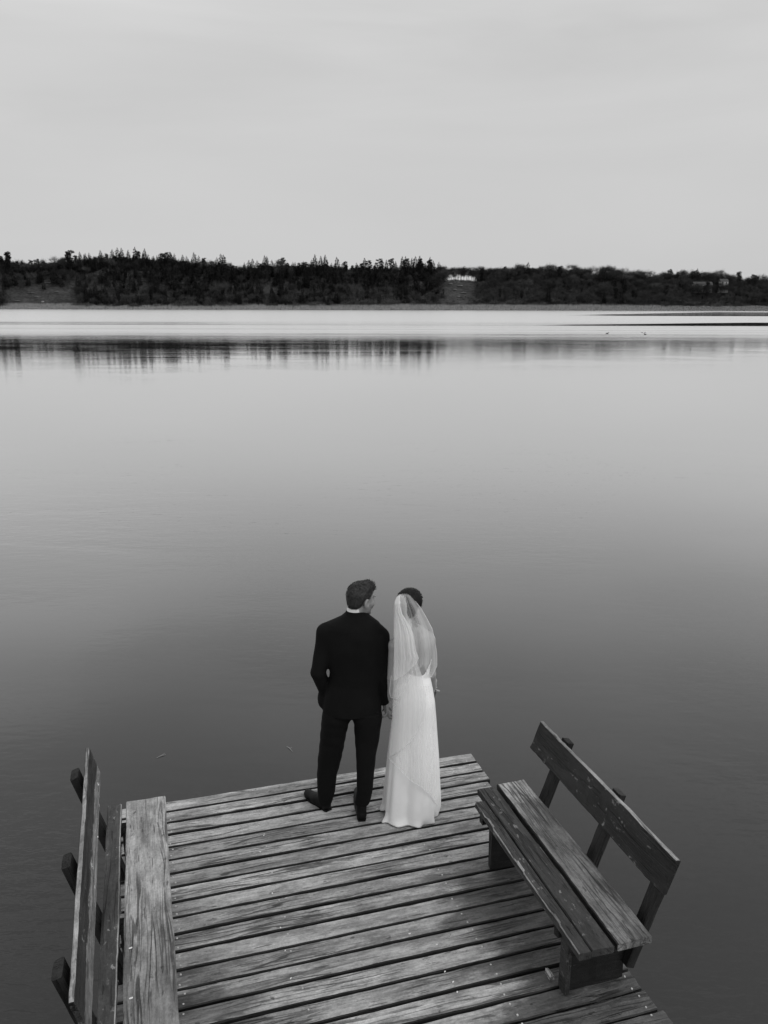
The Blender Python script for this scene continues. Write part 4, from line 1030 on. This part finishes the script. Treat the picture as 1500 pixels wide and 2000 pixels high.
veil_g.l(df.outputs[0], m1.inputs[1]); veil_g.l(tl.outputs[0], m1.inputs[2]); veil_g.l(al, m2.inputs[0]); veil_g.l(tr.outputs[0], m2.inputs[1]); veil_g.l(m1.outputs[0], m2.inputs[2]); veil_g.l(m2.outputs[0], veil_g.out.inputs[0])
veil_m = veil_g.m; sheer_m = veil_m.copy(); sheer_m.name = 'sheer_tulle'
for n_ in sheer_m.node_tree.nodes:
    if n_.type == 'MAP_RANGE': n_.inputs[3].default_value, n_.inputs[4].default_value = .12, .34
ribbon_m = plain('satin_ribbon', .8, .4, .05)
DEP_Y = [1158, 1166, 1180, 1200, 1225, 1250, 1290, 1320, 1370, 1420, 1500, 1560, 1600]
DEP = [5.395, 5.345, 5.310, 5.305, 5.300, 5.285, 5.285, 5.285, 5.258, 5.252, 5.238, 5.225, 5.215]
def veil_sheet(left, right, ytop, ybot_fn, off, pleat, ns=90, nt=70, wrap=.10, seed=0, ph=0.):
    """left/right: [(y,x)...] outline in the photo; ybot_fn(s) lower rim; returns grid of points"""
    ly, lx = zip(*left); ry, rx = zip(*right); P = np.zeros((nt, ns, 3))
    for j in range(ns):
        s = j/(ns-1); yb = ybot_fn(s)
        for i in range(nt):
            t = i/(nt-1); y = ytop+(yb-ytop)*t
            xl = np.interp(y, ly, lx); xr = np.interp(y, ry, rx)
            dep = np.interp(y, DEP_Y, DEP)-off; a = min(1, t*3)*pleat*(1 if y < 1300 else max(.25, 1-(y-1300)/110))
            q = 2*s-1; wrp = wrap*abs(q)**3*min(1, t*2.5+.15)
            pl = a*.75*(math.sin(s*23+ph+1.5*math.sin(t*3+s*4))+.4*math.sin(s*47+2*ph+t*2))
            P[i, j] = at(xl+(xr-xl)*s, y, dep+wrp+pl)
    return P
veil = None
def sheet_obj(name, P, parent, mat=None):
    nt, ns = P.shape[:2]; q = (np.arange(nt-1)[:, None]*ns+np.arange(ns-1)[None]).ravel()
    o = mesh_obj(name, P.reshape(-1, 3), np.stack([q, q+1, q+ns+1, q+ns], 1), mat or veil_m, parent, tuple(bride.location), smooth=True)
    uv = o.data.uv_layers.new(name='UVMap'); li = np.zeros(len(o.data.loops), int); o.data.loops.foreach_get('vertex_index', li)
    U = np.stack([(li % ns)/(ns-1), (li//ns)/(nt-1)], 1).astype(np.float32); uv.data.foreach_set('uv', U.ravel()); return o
def tube(name, pts, r, mat, parent):
    G = Geo()
    for a, b in zip(pts[:-1], pts[1:]): G.bar(a, b, r, r, n=6)
    V, T_, _ = G.get(); o = mesh_obj(name, V, T_, mat, parent, tuple(bride.location)); o.location = (0, 0, 0); return o
curve = lambda pts: (lambda s: float(np.interp(s, [p[0] for p in pts], [p[1] for p in pts])))
# long layer
A_ = veil_sheet([(1160, 781), (1166, 774), (1175, 770.5), (1190, 769), (1340, 768), (1400, 766), (1450, 761), (1480, 759)],
                [(1160, 797), (1175, 797), (1195, 799), (1212, 803), (1235, 808), (1260, 813), (1290, 820), (1320, 830), (1370, 839), (1480, 845)],
                1160.5, curve([(0, 1480), (.25, 1466), (.5, 1448), (.72, 1420), (.86, 1395), (.95, 1376), (1, 1366)]), .012, .006, ph=.3)
veil = sheet_obj('veil', A_, bride); tube('veil_trim', [p for p in A_[-1, 3:]]+[], .0028, ribbon_m, veil)
# shoulder layer, puffed over the right shoulder
B_ = veil_sheet([(1160, 785), (1166, 779), (1180, 776), (1230, 773), (1290, 769), (1330, 763), (1350, 761), (1368, 764)],
                [(1159.5, 799), (1163, 803), (1175, 812), (1188, 822), (1205, 832), (1228, 844), (1250, 849), (1275, 853), (1300, 853.5), (1312, 848), (1324, 841)],
                1159.5, curve([(0, 1362), (.2, 1366), (.35, 1350), (.55, 1310), (.7, 1300), (.85, 1316), (1, 1322)]), .028, .007, wrap=.13, ph=2.)
vb = sheet_obj('veil_layer', B_, veil, sheer_m); vb.location = (0, 0, 0)
tube('veil_trim', [p for p in B_[-1, :22]], .0028, ribbon_m, veil); tube('veil_trim', [p for p in B_[-1, 72:]], .0025, ribbon_m, veil); tube('veil_trim', [p for p in B_[4:, -1]], .0016, ribbon_m, veil); tube('veil_trim', [p for p in B_[48:, 0]], .0022, ribbon_m, veil)
# inner edge of the blusher, thrown back
EG = [(1172, 781), (1185, 781), (1200, 785), (1212, 793), (1225, 801), (1240, 807), (1260, 810), (1275, 813), (1285, 817), (1297, 812)]
C_ = veil_sheet([(1161, 782), (1166, 775), (1175, 771.5), (1300, 769)], EG, 1163, curve([(0, 1330), (.5, 1318), (1, 1297)]), .042, .005, wrap=.02, ph=4.)
vc = sheet_obj('veil_layer', C_, veil); vc.location = (0, 0, 0); tube('veil_trim', [p for p in C_[6:, -1]], .0028, ribbon_m, veil)
# longest layer down the skirt
D_ = veil_sheet([(1300, 775), (1400, 766), (1480, 759), (1500, 760)], [(1300, 832), (1400, 848), (1500, 852), (1580, 853)],
                1340, curve([(0, 1480), (.2, 1500), (.45, 1524), (.7, 1538), (.88, 1553), (1, 1574)]), .004, .003, wrap=.09, ph=1.)
vd = sheet_obj('veil_layer', D_, veil, sheer_m); vd.location = (0, 0, 0); tube('veil_trim', [p for p in D_[-1]], .002, ribbon_m, veil)
# bouquet in her right hand
bc = at(852, 1346, 5.66); bq = empty('bouquet', tuple(bc), label='small bouquet of pale flowers held at the bride\'s right side', cat='bouquet')
fl_m = plain('flower_petals', .6, .6, .2, 90); st_m = plain('flower_stems', .06)
rb_ = np.random.default_rng(5)
for k in range(9):
    c = bc+rb_.normal(0, .016, 3)+[-.01, 0, 0]; G = Geo()
    for ring, (m_, rr_, up_) in enumerate(((5, .008, .010), (6, .014, .005))):
        for q in range(m_):
            a = q*2*math.pi/m_+ring; d = np.array([math.cos(a), math.sin(a), 0]); s_ = np.array([-d[1], d[0], 0])
            G.add([c, c+d*rr_*.6+s_*.006+[0, 0, up_*.6], c+d*rr_+[0, 0, up_], c+d*rr_*.6-s_*.006+[0, 0, up_*.6]], [(0, 1, 2), (0, 2, 3)])
    V, T_, _ = G.get(); mesh_obj('flower', V, T_, fl_m, bq, tuple(bc))
G = Geo()
for k in range(7): G.bar(bc+rb_.normal(0, .012, 3), bc+np.array([-.03, -.02, -.13])+rb_.normal(0, .008, 3), .002, .0018)
V, T_, _ = G.get(); mesh_obj('stems', V, T_, st_m, bq, tuple(bc))
